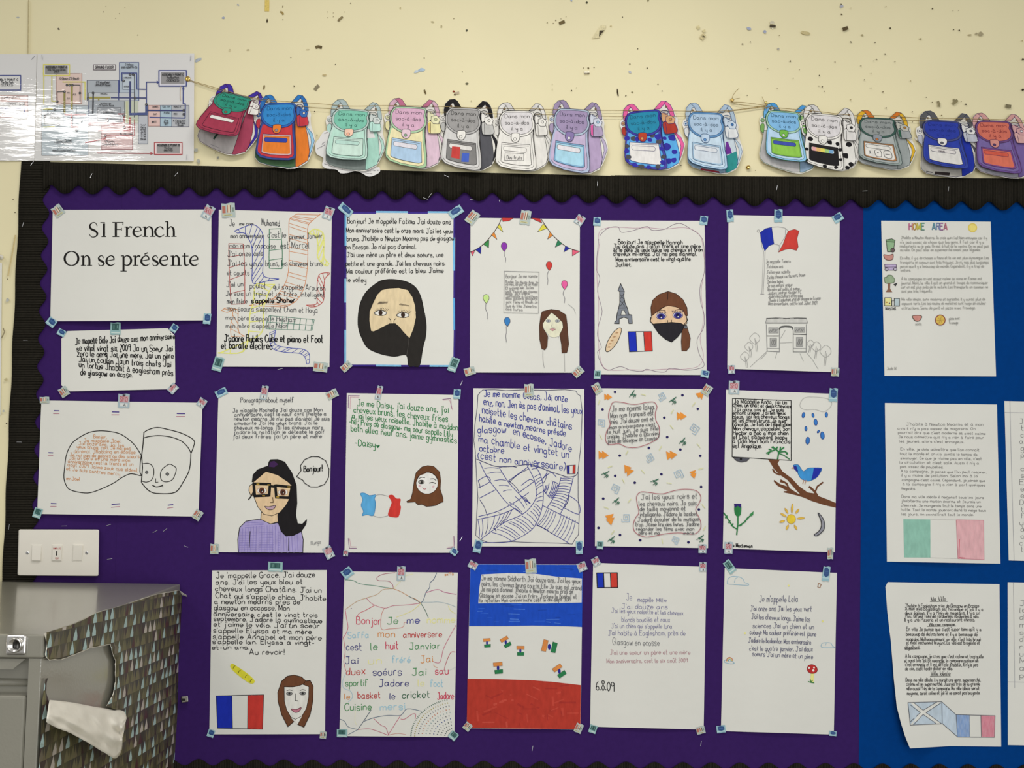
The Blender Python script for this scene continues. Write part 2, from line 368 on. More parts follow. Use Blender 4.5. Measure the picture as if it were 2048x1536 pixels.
for x, y, r, c, k, a in [(179, 18, 4, DK, 1, 0), (660, 128, 9, 'bfb48c', 1.6, .3), (710, 155, 9, 'b8ad84', .8, .2), (783, 108, 4, '8a7c58', 1, 0), (859, 178, 8, '5a5a4a', 1, 0),
    (1562, 14, 8, '4a4a3a', 1, 0), (1472, 2, 8, BL, 1, 0), (610, 340, 4, DK, 1, 0), (592, 410, 20, 'a9bccd', 1.25, -.1), (563, 420, 16, 'bac6cf', 1.3, -.4), (860, 490, 10, '6b6850', 1.2, .2),
    (833, 421, 4, DK, 1, 0), (615, 538, 12, '6b5d3e', .6, -.4), (782, 535, 8, '8c3a26', 1.2, .6), (790, 552, 7, '5a4c34', 1, 0), (1570, 398, 6, '6b5d3e', 1.2, .6), (1604, 393, 4, DK, 1, 0),
    (1542, 397, 4, '8a7c58', 1, 0), (1813, 375, 5, DK, 1, 0), (1914, 398, 5, DK, 1, 0), (1813, 421, 10, 'b6bac2', 1.3, .8), (1742, 540, 13, '3e3424', .45, -.15), (1790, 560, 5, DK, 1, 0),
    (1828, 540, 7, '8a8260', 1.2, 0), (1860, 285, 4, DK, 1, 0), (1771, 100, 4, DK, 1, 0), (1978, 492, 5, DK, 1, 0), (2002, 532, 4, DK, 1, 0), (1920, 2, 7, '8a8260', 1, 0), (1472, 530, 5, DK, 1, 0),
    (1500, 513, 3, '8a7c58', 1, 0), (45, 70, 3, '8a7c58', 1, 0), (45, 102, 3, '8a7c58', 1, 0), (77, 76, 3, '8a7c58', 1, 0), (78, 98, 3, '8a7c58', 1, 0), (145, 70, 3, '8a7c58', 1, 0), (90, 377, 3, DK, 1, 0),
    (1330, 132, 4, '8a8260', 1, 0), (1380, 118, 4, '6b5d3e', 1, 0), (1410, 110, 3, '6b5d3e', 1, 0), (1440, 98, 3, '6b5d3e', 1, 0), (1365, 136, 3, '6b5d3e', 1, 0), (25, 440, 10, 'bfae80', 1.6, .2),
    (4, 274, 7, '6a5d40', 1.4, 0), (470, 46, 6, 'cdc08f', .8, 0), (1703, 152, 7, 'cbbd8e', 1.2, 0), (885, 590, 4, 'a5966a', 1, 0), (1360, 523, 4, 'a5966a', 1, 0), (1360, 492, 3, 'a5966a', 1, 0)]: blot(x, y, r, c, k, a)
ik.poly('1590,225 1645,148 1675,150 1665,178 1632,222', 'd6cba2'); ik.poly('1635,178 1665,177 1632,216', '4a4234'); ik.line('106,122 118,108 132,98', '8a7c58', 4)
ik.line('1400,138 1432,124', '6b5d3e', 6); ik.line('1545,425 1577,424', 'f0e8cc', 7); ik.line('1546,430 1577,430', '6b5d3e', 2); ik.line('790,546 815,541', 'b8a890', 4)
ik.o = (1340, 0, 2.893)
for x, y, r, c, k, a in [(993, 36, 12, 'a9aab2', 1, 0), (991, 24, 5, '4a4234', 1.4, .6), (993, 83, 6, '5a4c34', 1.3, .5), (455, 165, 13, 'a2a9bd', 1.3, .1), (550, 183, 12, '9fa4b5', 1, 0), (590, 128, 15, 'c9c1a8', 1.3, 0),
    (593, 158, 13, 'e6dfc4', .9, 0), (787, 191, 24, 'bfb184', 1.5, .1), (1274, 163, 6, '3e3424', 1, 0), (420, 255, 5, DK, 1.2, 0), (466, 243, 4, DK, 1, 0), (626, 283, 9, 'a8a49a', 1, 0), (696, 354, 6, '3e3424', 1, 0),
    (1047, 243, 5, '3e3424', 1.3, .6), (1112, 203, 8, 'a79b74', 1, 0), (1450, 225, 8, 'a79b74', 1.1, 0), (1798, 198, 17, 'a79c7c', 1, 0), (1772, 196, 9, 'aca180', 1, 0), (1735, 202, 10, 'b0a47e', 1.5, 0), (1642, 172, 4, DK, 1, 0),
    (1674, 175, 5, DK, 1, 0), (1519, 50, 5, DK, 1, 0), (1638, 62, 3, DK, 1, 0), (1670, 61, 3, DK, 1, 0), (714, 452, 4, DK, 1, 0), (864, 436, 5, DK, 1, 0), (955, 359, 4, DK, 1, 0), (1105, 381, 4, DK, 1, 0), (1196, 343, 5, DK, 1.2, .5),
    (1180, 352, 3, DK, 1, 0), (1245, 312, 5, DK, 1.2, .6), (1302, 356, 4, DK, 1, 0), (1187, 246, 4, DK, 1, 0), (881, 502, 5, DK, 1, 0), (862, 498, 4, DK, 1, 0), (896, 528, 4, DK, 1, 0), (1125, 462, 4, DK, 1, 0), (1232, 532, 5, '6a5d40', 1, 0),
    (1251, 625, 5, DK, 1, 0), (1483, 563, 4, DK, 1, 0), (1712, 604, 7, '4a4234', 1, 0), (2043, 343, 8, '3e3424', 1, 0), (2043, 520, 9, '3e3424', 1, 0), (447, 552, 4, DK, 1, 0), (1403, 647, 4, DK, 1, 0), (1163, 425, 3, '8a7c58', 1, 0),
    (633, 205, 4, '8a7c58', 1, 0), (566, 397, 4, 'a5966a', 1, 0), (750, 403, 3, '8a7c58', 1, 0), (621, 510, 4, '8a7c58', 1, 0), (1250, 38, 4, '8a7c58', 1, 0), (1047, 47, 4, 'a5966a', 1, 0), (1046, 577, 5, 'a5966a', 1, 0), (1163, 509, 4, '8a7c58', 1, 0),
    (1518, 592, 4, '6a5d40', 1, 0), (1686, 587, 3, '6a5d40', 1, 0), (1393, 468, 4, 'a5966a', 1, 0), (2038, 237, 5, 'a5966a', 1, 0), (1572, 668, 5, '8a7c58', 1, 0)]: blot(x, y, r, c, k, a)
ik.line('1000,171 1030,160', '5a4c34', 7); ik.line('577,150 612,152', '4a4234', 5); ik.line('1549,585 1558,600 1555,618', '8a8160', 5); ik.line('1636,602 1652,590 1664,578', '8a8160', 6); ik.line('1640,574 1652,590', '8a8160', 4)
ik.line('1942,613 1974,617', '7a7258', 7)
for P, c, wd in [('180,225 195,205 185,215', 'cbbd90', 8), ('160,150 168,165', 'd3c697', 6), ('195,172 200,185', 'd3c697', 6)]: ik.line(P, c, wd)
ik.o = (0, 0, 1)
for x, y, r, c in [(392, 300, 5, 'a5a79c'), (397, 322, 6, 'a9a89a'), (431, 306, 1.6, DK), (436, 315, 3, '8a8a80'), (629, 223, 1.6, DK), (634, 270, 1.8, '3e3424'), (588, 172, 1.6, DK), (26, 399, 1.5, DK), (30, 425, 1.5, DK), (15, 558, 1.4, DK),
    (15, 600, 5, 'b4b5ac'), (12, 759, 4, 'bdb288'), (13, 847, 2, DK), (7, 822, 3, 'b4b5ac'), (1511, 341, 1.2, DK), (1362, 331, 1.5, DK), (1825, 244, 1.3, DK), (1884, 231, 1.2, DK)]: blot(x, y, r, c)
ik.line('57,0 56,107', 'b4a67c', 1.6); ik.line('58.5,0 57.6,107', 'e6dab0', 1.2); ik.line('31,470 24,510 16,552', 'c6b483', 3, smooth=True); ik.line('6,656 9,664 3,676', '8a7f62', 2)
o = ik.build('paint_marks', 'chip', wall); o['kind'] = 'stuff'

# ------------------------------------------------------------------ notice board: backing papers, corrugated border strips, staples
board = root('notice_board', (0, 0, W(900, 900)[2]), 'wide notice board covered in purple and blue paper with black scalloped border', 'notice board')
def flat(name, P, material, h, g=60, fold=None):
    s = Ink(lambda x, y: h, lift=0); s.poly(P, (1, 1, 1, 1), g=g); o = s.build(name, material, board); return o
flat('purple_backing_paper', [(46, 345), (250, 352), (237, 1180), (232, 1594), (-5, 1594), (12, 1180)], 'purple', .0014)['label'] = 'purple backing paper, narrow sheet at the left end'
flat('purple_backing_paper', [(244.5, 352), (1731, 372), (1722, 1594), (226, 1594), (231, 1180)], 'purple', .0021)['label'] = 'purple backing paper, wide sheet'
flat('blue_backing_paper', [(1727, 372), (2300, 376), (2300, 1594), (1717, 1594)], 'blue', .0026)['label'] = 'blue backing paper'
def border(name, axis, t0, t1, inner, outer, dt, pitch, h0=.0038, amp=.0023, bulge=.0, label=None):
    V, Fc = [], []; n = int((t1 - t0) / dt); rn = random.Random(5); rows = (0, .35, .7, 1)
    for i in range(n + 1):
        t = t0 + i * dt; a, b = outer(t), inner(t); ph = (t / pitch + .12 * math.sin(t / 37) + .08 * math.sin(t / 13)) % 1
        z = h0 + amp * (.5 - .5 * math.cos(math.tau * ph)) + .0008 * math.sin(t / 90)
        for q in rows:
            c = a + (b - a) * q; x, y = (t, c) if axis == 'x' else (c, t)
            V.append(W(x, y, z + bulge * q * (.6 + .4 * math.sin(t / 61)) + (-amp * .5 if q in (0, 1) else 0)))
    m_ = len(rows)
    for i in range(n):
        for q in range(m_ - 1):
            a = i * m_ + q; f = (a, a + m_, a + m_ + 1, a + 1); Fc.append(f if axis == 'x' else f[::-1])
    o = make(name, V, Fc, 'black', board, smooth=True, solid=.0008)
    if label: o['label'] = label
    return o
sw = lambda ph: math.cos(math.tau * ph) if math.cos(math.tau * ph) < 0 else math.cos(math.tau * ph) ** .85
border('border_strip', 'y', 322, 1172, lambda t: 92.5 - (t - 399) * .0345 - 6.8 * math.cos((t - 399.6) / 55.5 * math.tau), lambda t: 42 - (t - 322) * .0445 + 1.0 * math.sin(t / 23), .8, 5.0, label='black corrugated border strip down the left side')
def topin(t): return 379.5 + (t - 100) * .0177 + 8.3 * math.cos((t - 129.6) / 55.2 * math.tau) - .9 * math.cos((t - 129.6) / 55.2 * 2 * math.tau)
def topout(t): return (323 + (t - 42) * .0245) if t < 1230 else (351.5 + (t - 1230) * .008)
border('border_strip', 'x', 86, 1238, topin, topout, .62, 3.15, h0=.0052, bulge=.0025, label='black corrugated border strip along the top, left length')
border('border_strip', 'x', 1222, 2240, topin, lambda t: topout(t) - .8, .62, 3.15, h0=.0064, bulge=.0025, label='black corrugated border strip along the top, right length')
border('border_strip', 'x', -60, 2240, lambda t: 1600, lambda t: 1524.5 + (t - 400) * .0068 + 6.6 * -math.cos((t - 397.5) / 57.0 * math.tau), .75, 3.3, h0=.0045, bulge=-.001, label='black corrugated border strip along the bottom')
def staple(x, y, ang, h=.0058, L=9.5):
    p = W(x, y, h); k = .5 * L * DIST / F; d = Vector((math.cos(R(ang)), 0, math.sin(R(ang)))); r = .0003; V, Fc = [], []
    prof = [(-k, -.0012), (-k, 0), (k, 0), (k, -.0012)]; nrm = Vector((-d.z, 0, d.x))
    for s_, dep in prof:
        c = p + d * s_ + Vector((0, -dep if dep < 0 else 0, 0))
        for u, v in ((-r, -r), (r, -r), (r, r), (-r, r)): V.append(c + nrm * u + Vector((0, v, 0)) + (d * (-v if s_ < 0 else v)))
    for i in range(3):
        for j in range(4): Fc.append((i * 4 + j, i * 4 + (j + 1) % 4, i * 4 + 4 + (j + 1) % 4, i * 4 + 4 + j))
    Fc += [(3, 2, 1, 0), (12, 13, 14, 15)]
    return make('staple', V, Fc, 'steel', board)
for x, y, a, h in [(64, 327, 55, .0075), (182, 352, 70, .0095), (352, 349, 50, .0095), (46, 449, 75, .0065), (51, 681, 0, .0065), (38, 884, 0, .0065), (18, 1054, 85, .0065), (128, 1052, 3, .002), (217, 1050, 20, .002),
    (219, 1118, 8, .002), (372, 1093, -20, .002), (893, 352, -25, .0105), (860, 391, 55, .0105), (851, 397, -20, .0105), (945, 399, 8, .003), (1195, 367, 88, .0105), (1554, 375, 80, .0115), (1897, 378, 82, .0115), (1730, 382, 5, .0115),
    (560, 738, 12, .003), (923, 766, 65, .003), (922, 1078, 60, .003), (1000, 398, 75, .003), (1065, 1497, 80, .003), (1402, 1487, 80, .003), (310, 1063, 30, .003), (330, 1060, 40, .003)]: staple(x, y, a, h)
# ------------------------------------------------------------------ sheets of paper
class Sheet:
    def __init__(s, name, label, cat, crop, corners, lift=.004, base=.0032, outline=None, group=None, curl=None, material='paper', paper=None, pos_h=None, seed=0):
        s.crop = crop; ox, oy, k = crop; s.mat = material
        s.P = [(ox + a / k, oy + b / k) for a, b in pts(corners)]
        TL, TR, BR, BL_ = [Vector(p) for p in s.P]; ex = ((TR - TL) + (BR - BL_)) / 2; ey = ((BL_ - TL) + (BR - TR)) / 2
        o = (TL + TR + BR + BL_) / 4 - ex / 2 - ey / 2; det = ex.x * ey.y - ex.y * ey.x
        def uv(x, y):
            dx, dy = x - o.x, y - o.y
            return min(1, max(0, (dx * ey.y - dy * ey.x) / det)), min(1, max(0, (ex.x * dy - ex.y * dx) / det))
        ph = rnd.uniform(0, 6)
        def h(x, y):
            u, v = uv(x, y); e = math.sin(math.pi * u)
            r = base + lift * e * v ** 3 + .0011 * (1 + math.sin(3.1 * v * math.pi / 2 + ph)) * e * math.sin(math.pi * v)
            if curl: r += curl(u, v)
            return r
        s.h = h
        s.me = Ink(h, crop, lift=0); s.me.poly(outline or corners, paper or PAPER, g=10)
        c = W(*(sum(p[0] for p in s.P) / 4, sum(p[1] for p in s.P) / 4), base)
        s.ob = s.me.build(name, material, None, loc=tuple(c), smooth=True); tag(s.ob, label, cat, group); s.n = 0
    def ink(s, z=None): return Ink(s.h, s.crop, lift=s.top)
    top = .0003
    def done(s, ink, name):
        s.top = ink.z + .00002
        return ink.build(name, 'lam' if s.mat == 'lam' else 'ink', s.ob)
    def tape(s, cx, cy, w_, h_, ang=0, kind='b'):
        t = Ink(s.h, s.crop, lift=max(.0014, s.top + .0002), step=.00003); ca, sa = math.cos(R(ang)), math.sin(R(ang)); rn = random.Random(int(cx * 7 + cy * 3))
        def q(P): return [(cx + (u * w_ * ca - v * h_ * sa) / 1, cy + (u * w_ * sa + v * h_ * ca)) for u, v in P]
        t.poly(q([(-.5, -.5), (-.17, -.46), (.17, -.53), (.5, -.5), (.52, .5), (.15, .47), (-.2, .52), (-.48, .5)]), {'b': '8fb5bf', 'g': '8db2b2', 'r': 'a3b4ba', 'o': 'adb9b4'}[kind], g=6)
        B = lambda a, b, c, d, col: t.poly(q([(a, b), (c, b), (c, d), (a, d)]), col, g=6)
        if kind == 'b':
            t.poly(q([(-.34, -.34), (0, -.46), (.36, -.3), (.4, .1), (.05, .24), (-.3, .12)]), '27497c', g=6); t.line(q([(-.22, -.16), (.24, -.18)]), '456a9c', 1.2); t.line(q([(-.2, -.04), (.26, -.06)]), '456a9c', 1.0); t.line(q([(-.46, .3), (.48, .26)]), 'b5d0d3', 1.6)
        elif kind == 'g':
            B(-.34, -.4, .34, .14, '345c58'); t.line(q([(-.16, -.3), (-.16, .05)]), '6f948c', 1.3); t.line(q([(.02, -.3), (.02, .05)]), '203f3e', 1.4); t.line(q([(.18, -.3), (.18, .05)]), '6f948c', 1); B(-.4, .28, .42, .38, 'c2d2cc')
        elif kind == 'r':
            p = q([(-.32, .06), (.34, .06)]); B(-.38, -.34, .4, .12, 'c39a9e'); B(-.12, -.46, .14, -.32, '40323a'); t.text(*p[0], *p[1], h_ * .34, 'SFO', 'a03a46', 1.0, jit=0)
            B(-.3, .18, .36, .42, 'd2d4d0'); p = q([(.0, .4), (.2, .4)]); t.text(*p[0], *p[1], h_ * .2, 'A', '2a2c30', 1.0, jit=0)
        else:
            B(-.44, -.3, -.2, .2, 'b06a58'); B(-.1, -.38, .2, .18, 'd9c5a6'); t.line(q([(-.05, -.36), (-.05, .16)]), '8c4038', 1.3); t.line(q([(.16, -.36), (.16, .16)]), '3c3430', 1.3); t.line(q([(.06, -.36), (.06, .16)]), 'dccfc0', 1); B(.28, -.2, .42, .1, '7f8f84'); B(-.4, .28, .3, .4, 'c6c295'); t.line(q([(-.3, .34), (.2, .33)]), '7c7a5a', .8)
        return t.build('tape_strip', 'tape', s.ob)
    def tapes(s, *L):
        for a in L: s.tape(*a)
BK = '2a2826'; PN = '8d8b88'
def lines(ik, L, size, col, lw=1.3, slant=0, jit=.05):
    for a in L:
        x0, y0, x1, y1, t_ = a[:5]; ik.text(x0, y0, x1, y1, a[5] if len(a) > 5 else size, t_, a[6] if len(a) > 6 else col, lw, jit, slant)
def flag(ik, P, cols=('1c2fb0', None, 'c93a30'), out='2a2a30', lw=1.2):
    tl, tr, br, bl = pts(P)
    for i, c in enumerate(cols):
        f = lambda a, b, t: (a[0] + (b[0] - a[0]) * t, a[1] + (b[1] - a[1]) * t); q = [f(tl, tr, i / 3), f(tl, tr, (i + 1) / 3), f(bl, br, (i + 1) / 3), f(bl, br, i / 3)]
        if c: ik.poly(q, c)
        if out: ik.line(q, out, lw, closed=True)
# ---- title sign
s = Sheet('title_sign', 'white landscape sign printed S1 French, On se présente, top left of board', 'sign', (60, 380, 5.389), '245,215 1955,210 1950,1405 218,1415', lift=.006, base=.006)
k = s.ink(); T = 'b'
def sl(P, w): k.line(P, '1e1c1a', w / 5.389, smooth=False)
def vs(P, smooth=True): k.line([p for p in P], '1e1c1a', [p[2] for p in P], smooth=smooth)
def serif(x, y, a, b): sl([(x - a, y), (x + b, y)], 8)
def stem(x, y0, y1, w=22): sl([(x, y0), (x, y1)], w)
def g_n(x, b, h_=108, d=80, tall=0):
    stem(x, b - h_ - tall + 4, b); sl([(x - 26, b - h_ - tall + 4), (x + 8, b - h_ - tall)], 9); serif(x, b - 4, 26, 30)
    vs([(x + 6, b - h_ + 24, 9), (x + d * .5, b - h_ - 2, 11), (x + d * .88, b - h_ + 14, 20), (x + d, b - h_ + 46, 22), (x + d, b, 22)]); serif(x + d, b - 4, 26, 30)
def g_e(x, b, h_=108):
    sl([(x + 8, b - h_ * .5), (x + 86, b - h_ * .62)], 8)
    vs([(x + 86, b - h_ * .62, 12), (x + 74, b - h_ * .92, 14), (x + 46, b - h_, 9), (x + 14, b - h_ * .8, 16), (x + 2, b - h_ * .45, 23), (x + 16, b - 18, 20), (x + 50, b - 2, 13), (x + 92, b - 22, 6)])
def g_r(x, b, h_=108):
    stem(x, b - h_ + 4, b); sl([(x - 26, b - h_ + 4), (x + 8, b - h_)], 9); serif(x, b - 4, 26, 34); vs([(x + 8, b - h_ + 24, 9), (x + 30, b - h_, 13), (x + 54, b - h_ + 8, 18)])
def g_s(x, b, h_=108, q=1.0):
    vs([(x + 62 * q, b - h_ + 26 * q, 6), (x + 50 * q, b - h_ + 4, 8), (x + 28 * q, b - h_, 9), (x + 8 * q, b - h_ + 20 * q, 17), (x + 16 * q, b - h_ * .58, 22), (x + 48 * q, b - h_ * .42, 23), (x + 64 * q, b - h_ * .22, 19), (x + 48 * q, b - 4, 11), (x + 20 * q, b - 2, 8), (x + 2, b - 24 * q, 7)])
g_s(634, 507, 155, 1.45); stem(797, 362, 503, 24); sl([(758, 352), (808, 352)], 9); serif(797, 503, 27, 24)
stem(925, 350, 503, 24); sl([(888, 350), (1008, 350)], 9); sl([(1003, 348), (1001, 378)], 8); sl([(930, 424), (988, 424)], 9); sl([(986, 408), (986, 440)], 8); serif(925, 503, 36, 36)
g_r(1045, 505); g_e(1112, 505); g_n(1240, 505)
vs([(1438, 424, 15), (1418, 400, 12), (1390, 398, 10), (1358, 424, 19), (1350, 456, 23), (1368, 490, 19), (1404, 504, 12), (1446, 482, 6)]); g_n(1482, 505, tall=58, d=68)
vs([(447 + 74 * math.sin(a), 738 - 76 * math.cos(a), 9 + 15 * abs(math.sin(a)) ** 1.5) for a in [i * math.tau / 24 for i in range(25)]], False)
g_n(574, 817, d=66); g_s(733, 817); g_e(822, 817); stem(1008, 712, 872); sl([(980, 712), (1012, 706)], 9); serif(1008, 874, 34, 34)
vs([(1014, 730, 9), (1040, 708, 11), (1076, 722, 19), (1090, 758, 23), (1076, 798, 19), (1046, 813, 11), (1014, 804, 8)]); g_r(1134, 817); g_e(1198, 817); sl([(1234, 692), (1270, 676)], 12); g_s(1316, 817); g_e(1400, 817); g_n(1542, 817, d=62)
vs([(1668, 678, 16), (1668, 790, 22), (1684, 812, 14), (1712, 804, 6)]); sl([(1640, 712), (1708, 712)], 9); g_e(1724, 817)
s.done(k, 'printed_title'); s.tapes((300, 225, 110, 120, -35, 'o'), (1918, 240, 105, 150, 30, 'r'), (230, 1425, 100, 90, 40, 'b'), (1908, 1388, 80, 115, 8, 'b'))
# ---- small note
s = Sheet('handwritten_note', 'small white note with snipped corners in thick black scrawl, below the title sign', 'note', (70, 630, 5.689), '300,185 1590,150 1597,840 300,870', outline='370,183 1510,152 1590,232 1597,770 1500,845 395,868 300,800 300,270', lift=.003)
k = s.ink(); lines(k, [(460, 335, 1590, 275, 'Je mapelle Bole Jai douze ans mon anniversaire', 75), (475, 410, 1565, 415, 'se vinel vingt six 2009 Ja un Soeur Jai', 70), (482, 470, 1575, 500, 'zero le gerg Jai une mere. Jai un père'), (500, 530, 1545, 595, 'Jai un cousin Jaun trois chats Jai'),
    (502, 595, 1570, 690, 'un tortue Jhabbit à eaglesham près'), (520, 680, 1105, 715, 'de glasgow en ecase.')], 72, '1c1a1a', 1.9, jit=.09)
s.done(k, 'handwriting'); s.tapes((300, 200, 90, 75, 30, 'b'), (915, 155, 115, 140, 2, 'g'), (1582, 150, 80, 90, 35, 'b'), (328, 875, 100, 110, -30, 'o'), (1568, 838, 110, 90, -45, 'r'))
# ---- Joel
s = Sheet('student_poster', 'landscape poster with outlined cartoon head and orange writing in a speech bubble', 'poster', (60, 780, 5.486), '125,115 1893,140 1848,1388 78,1360', lift=.006, base=.0066)
k = s.ink()
k.line('1220,715 1160,620 1080,540 970,475 800,448 650,465 520,535 450,600 400,710 378,860 372,960 390,1030 440,1095 600,1130 720,1110 900,1030 1000,965 1080,925 1130,920 1220,940 1207,900 1210,800 1222,715', BK, 1.7, smooth=True)
k.line('1250,470 1240,600 1225,720 1235,850 1222,1010', BK, 2); k.line('1245,470 1300,435 1400,412 1530,437 1650,470 1750,515 1802,560 1795,620 1765,700', BK, 1.8, smooth=True); k.line('1250,525 1320,508 1430,500 1560,520 1660,560 1730,625 1768,695', BK, 1.8, smooth=True)
k.line('1765,700 1760,800 1740,900 1680,1010 1595,1122 1420,1137 1310,1110 1220,1012', BK, 1.9, smooth=True)
k.line('1235,810 1300,805 1350,845 1358,920 1335,985 1280,1010 1225,1000', BK, 1.5, smooth=True); k.circ(1280, 903, 15, '6a6a6a', out=BK, lw=.9)
k.line('1525,815 1580,835 1605,865 1590,930 1560,985 1500,1008 1445,990 1430,930 1450,870', BK, 1.5, smooth=True, closed=True); k.circ(1507, 922, 17, '6a6a6a', out=BK, lw=.9)
k.line('1380,970 1378,1012 1408,1010', BK, 1.2); k.line('1345,1045 1380,1062 1420,1058 1455,1048', BK, 2, smooth=True); k.line('1335,1040 1350,1052', BK, 1); k.line('1455,1035 1458,1068', BK, 1)
s.done(k, 'head_drawing'); k = s.ink()
OR = 'c98a55'
lines(k, [(698, 530, 840, 535, 'Bonjor,'), (590, 570, 1000, 580, 'Je mappele Joel.'), (535, 600, 1030, 625, 'Jai doze ans. Jai les'), (515, 640, 1105, 658, 'yeux brung, non, Je nai pas'), (485, 690, 1155, 700, 'danimal. Jhabbing en écosse'), (440, 730, 1200, 750, 'Je nai pas de gebres ou des soeurs'),
    (430, 760, 1095, 788, 'Jai un père et une mère mon'), (418, 800, 1130, 835, 'anniversaire cest la trente et un'), (415, 835, 1180, 900, 'aout 2009 Jaime zouk que eldest'), (400, 880, 985, 940, 'et Je suis contres mercy'), (400, 985, 545, 995, 'mr.Joel')], 40, OR, 1.0)
s.done(k, 'handwriting'); k = s.ink()
for x, y, l in [(260, 227, 62), (900, 240, 78), (1610, 258, 92), (202, 687, 52), (228, 1245, 62), (895, 1256, 90), (1512, 1265, 60)]:
    a = -8 if x == 1512 or x == 895 else 2
    k.line([(x, y), (x + l, y + a)], '4a3a86', 2 if l < 80 else 2); k.line([(x - 6, y + 32), (x + l, y + 30 + a)], 'b07080', 1.2)
s.done(k, 'dash_marks'); s.tapes((158, 110, 105, 70, 0, 'o'), (1028, 118, 125, 150, 3, 'r'), (1885, 140, 90, 95, 35, 'r'), (82, 1350, 90, 110, 20, 'g'), (1838, 1370, 90, 110, 35, 'o'))
# ---- Muhammad
s = Sheet('student_poster', 'poster of writing with blue, green, orange and red ladder ribbons across it', 'poster', (420, 400, 4.388), '78,85 1070,110 1048,1465 55,1462')
k = s.ink()
def ladder(A, B, col, n, w=1.1, t0=0, sl=0):
    A, B = crom(pts(A)), crom(pts(B)); k.line(A, col, w); k.line(B, col, w)
    for i in range(n + 1):
        f = t0 + (1 - t0) * i / n; a = A[int(f * (len(A) - 1))]; b = B[max(0, min(len(B) - 1, int((f + sl) * (len(B) - 1))))]; k.line([a, b], col, w * .8)
ladder('215,272 290,240 370,215 430,245 465,310 470,420 465,560 465,650 500,680 605,692', '240,290 300,290 335,335 365,400 372,500 370,620 370,710 400,735 480,715 600,695', '3a46a0', 13, 1.4)
ladder('165,382 165,500 172,700 185,915', '290,385 298,480 305,650 305,910', 'a8453f', 6, 1.4); ladder('520,255 520,380 518,500 520,600', '622,250 630,380 635,480 632,603', '3f7a5a', 4, 1.4)
ladder('765,120 720,150 695,180 692,300 695,450 690,600 665,720 600,820 520,880 345,925', '972,122 900,180 860,230 855,350 858,480 850,640 825,770 770,870 720,910 660,940', 'cf8048', 24, 1.1)
ladder('865,290 920,255 990,290 1000,380 1000,500 1045,560', '880,300 930,310 948,400 945,500 990,560 1030,580', 'dede85', 12, 2.6); ladder('1050,640 1000,640 955,660 940,750 940,860 930,915 845,922', '1048,650 1010,690 1000,760 1000,860 980,905 930,935 880,938', 'b5443e', 9, 1.3)
ladder('100,970 150,945 200,985 180,1100 185,1200', '150,985 240,960 245,1060 255,1160 305,1195', 'd08a50', 7, 1.1); ladder('520,1015 500,1070 490,1130', '915,1050 905,1100 895,1145', '4a7a68', 2, 1.2)
for i in range(8): k.line([(535 + i * 52, 1020 + i * 4), (522 + i * 52, 1135 + i)], '4a7a68', 1.2)
ladder('480,740 400,745 380,900 350,1000 340,1150 290,1330 70,1340', '570,740 520,800 490,880 470,960 455,1160 300,1250 80,1345', 'e3e27c', 12, 2.2)
ladder('525,1165 530,1260 560,1310 650,1335 780,1345 830,1375 850,1440', '575,1145 565,1240 600,1280 720,1300 820,1310 870,1350 872,1430', '4a55a8', 15, 1.3)
s.done(k, 'ladder_drawing'); k = s.ink()
lines(k, [(170, 225, 215, 230, 'Je', 60), (258, 222, 380, 222, 'me nom', 30), (455, 222, 610, 230, 'Muhamad', 58), (180, 335, 470, 332, 'mon anniversaire'), (508, 330, 665, 330, "c'est le", 52), (700, 345, 985, 335, 'premier Janvier', 46), (170, 420, 575, 425, 'mon nom francoise', 44), (620, 425, 870, 425, 'est Marcel', 60),
    (155, 495, 465, 490, "J'ai onze ans", 48), (155, 580, 455, 580, "J'ai les yeux", 50), (488, 580, 985, 578, 'bruns, les cheveux bruns', 50), (150, 660, 345, 658, 'et courts', 46), (145, 762, 290, 755, "J'ai un", 44), (350, 775, 490, 775, 'poulet', 56), (555, 780, 1010, 795, "qui s'appelle Aroursh", 48),
    (140, 838, 1005, 850, 'Je suis un triple et un frère, intelligent', 44), (150, 912, 325, 908, 'mon frère', 44)], 44, '33353a', 1.2)
lines(k, [(150, 975, 945, 990, "mon soeurs s'appellent Cham et Haya", 50), (140, 1050, 755, 1070, "mon père s'appelle Hesham", 44), (140, 1125, 680, 1120, "mon mère s'appelle Noor", 40)], 40, '3a3c42', 1.15)
lines(k, [(365, 905, 745, 900, "s'appelle Shaher", 44), (125, 1240, 990, 1250, "J'adore Rubiks Cube et piano et Foot", 62), (100, 1305, 545, 1310, 'et barate électrec', 62)], 50, '141414', 2.3)
s.done(k, 'handwriting'); s.tapes((160, 90, 118, 125, -2, 'o'), (1038, 115, 85, 110, 22, 'r'), (70, 1440, 85, 125, 18, 'g'), (968, 1465, 125, 85, 8, 'o'))
# ---- Fatima
s = Sheet('student_poster', 'poster with blue dashed edge and drawn face in black headscarf', 'poster', (670, 400, 4.388), '85,112 1055,110 1050,1460 85,1450')
k = s.ink()
for q, c in [('88,112 360,112', '3c2c86'), ('360,104 640,106', '7fb8dc'), ('640,112 815,112', '3c2c86'), ('815,106 1040,108', '7fb8dc'), ('92,120 92,400', '6fb2dc'), ('92,400 92,690', '3a2a80'), ('90,690 90,900', '7fb8dc'), ('90,900 90,1140', '3a2a80'), ('90,1140 90,1440', '7fb8dc'), ('90,1452 360,1452', '3a2a80'), ('360,1452 580,1454', '7fb8dc'),
             ('580,1455 830,1455', '3a2a80'), ('830,1455 1040,1456', '7fb8dc'), ('1048,120 1046,330', '3a2a80'), ('1042,330 1044,620', '74b6e2'), ('1048,620 1046,860', '3a2a80'), ('1044,860 1046,1140', '5fa8de'), ('1050,1140 1046,1380', '3a2a80')]: k.line(q, c, 3.6)
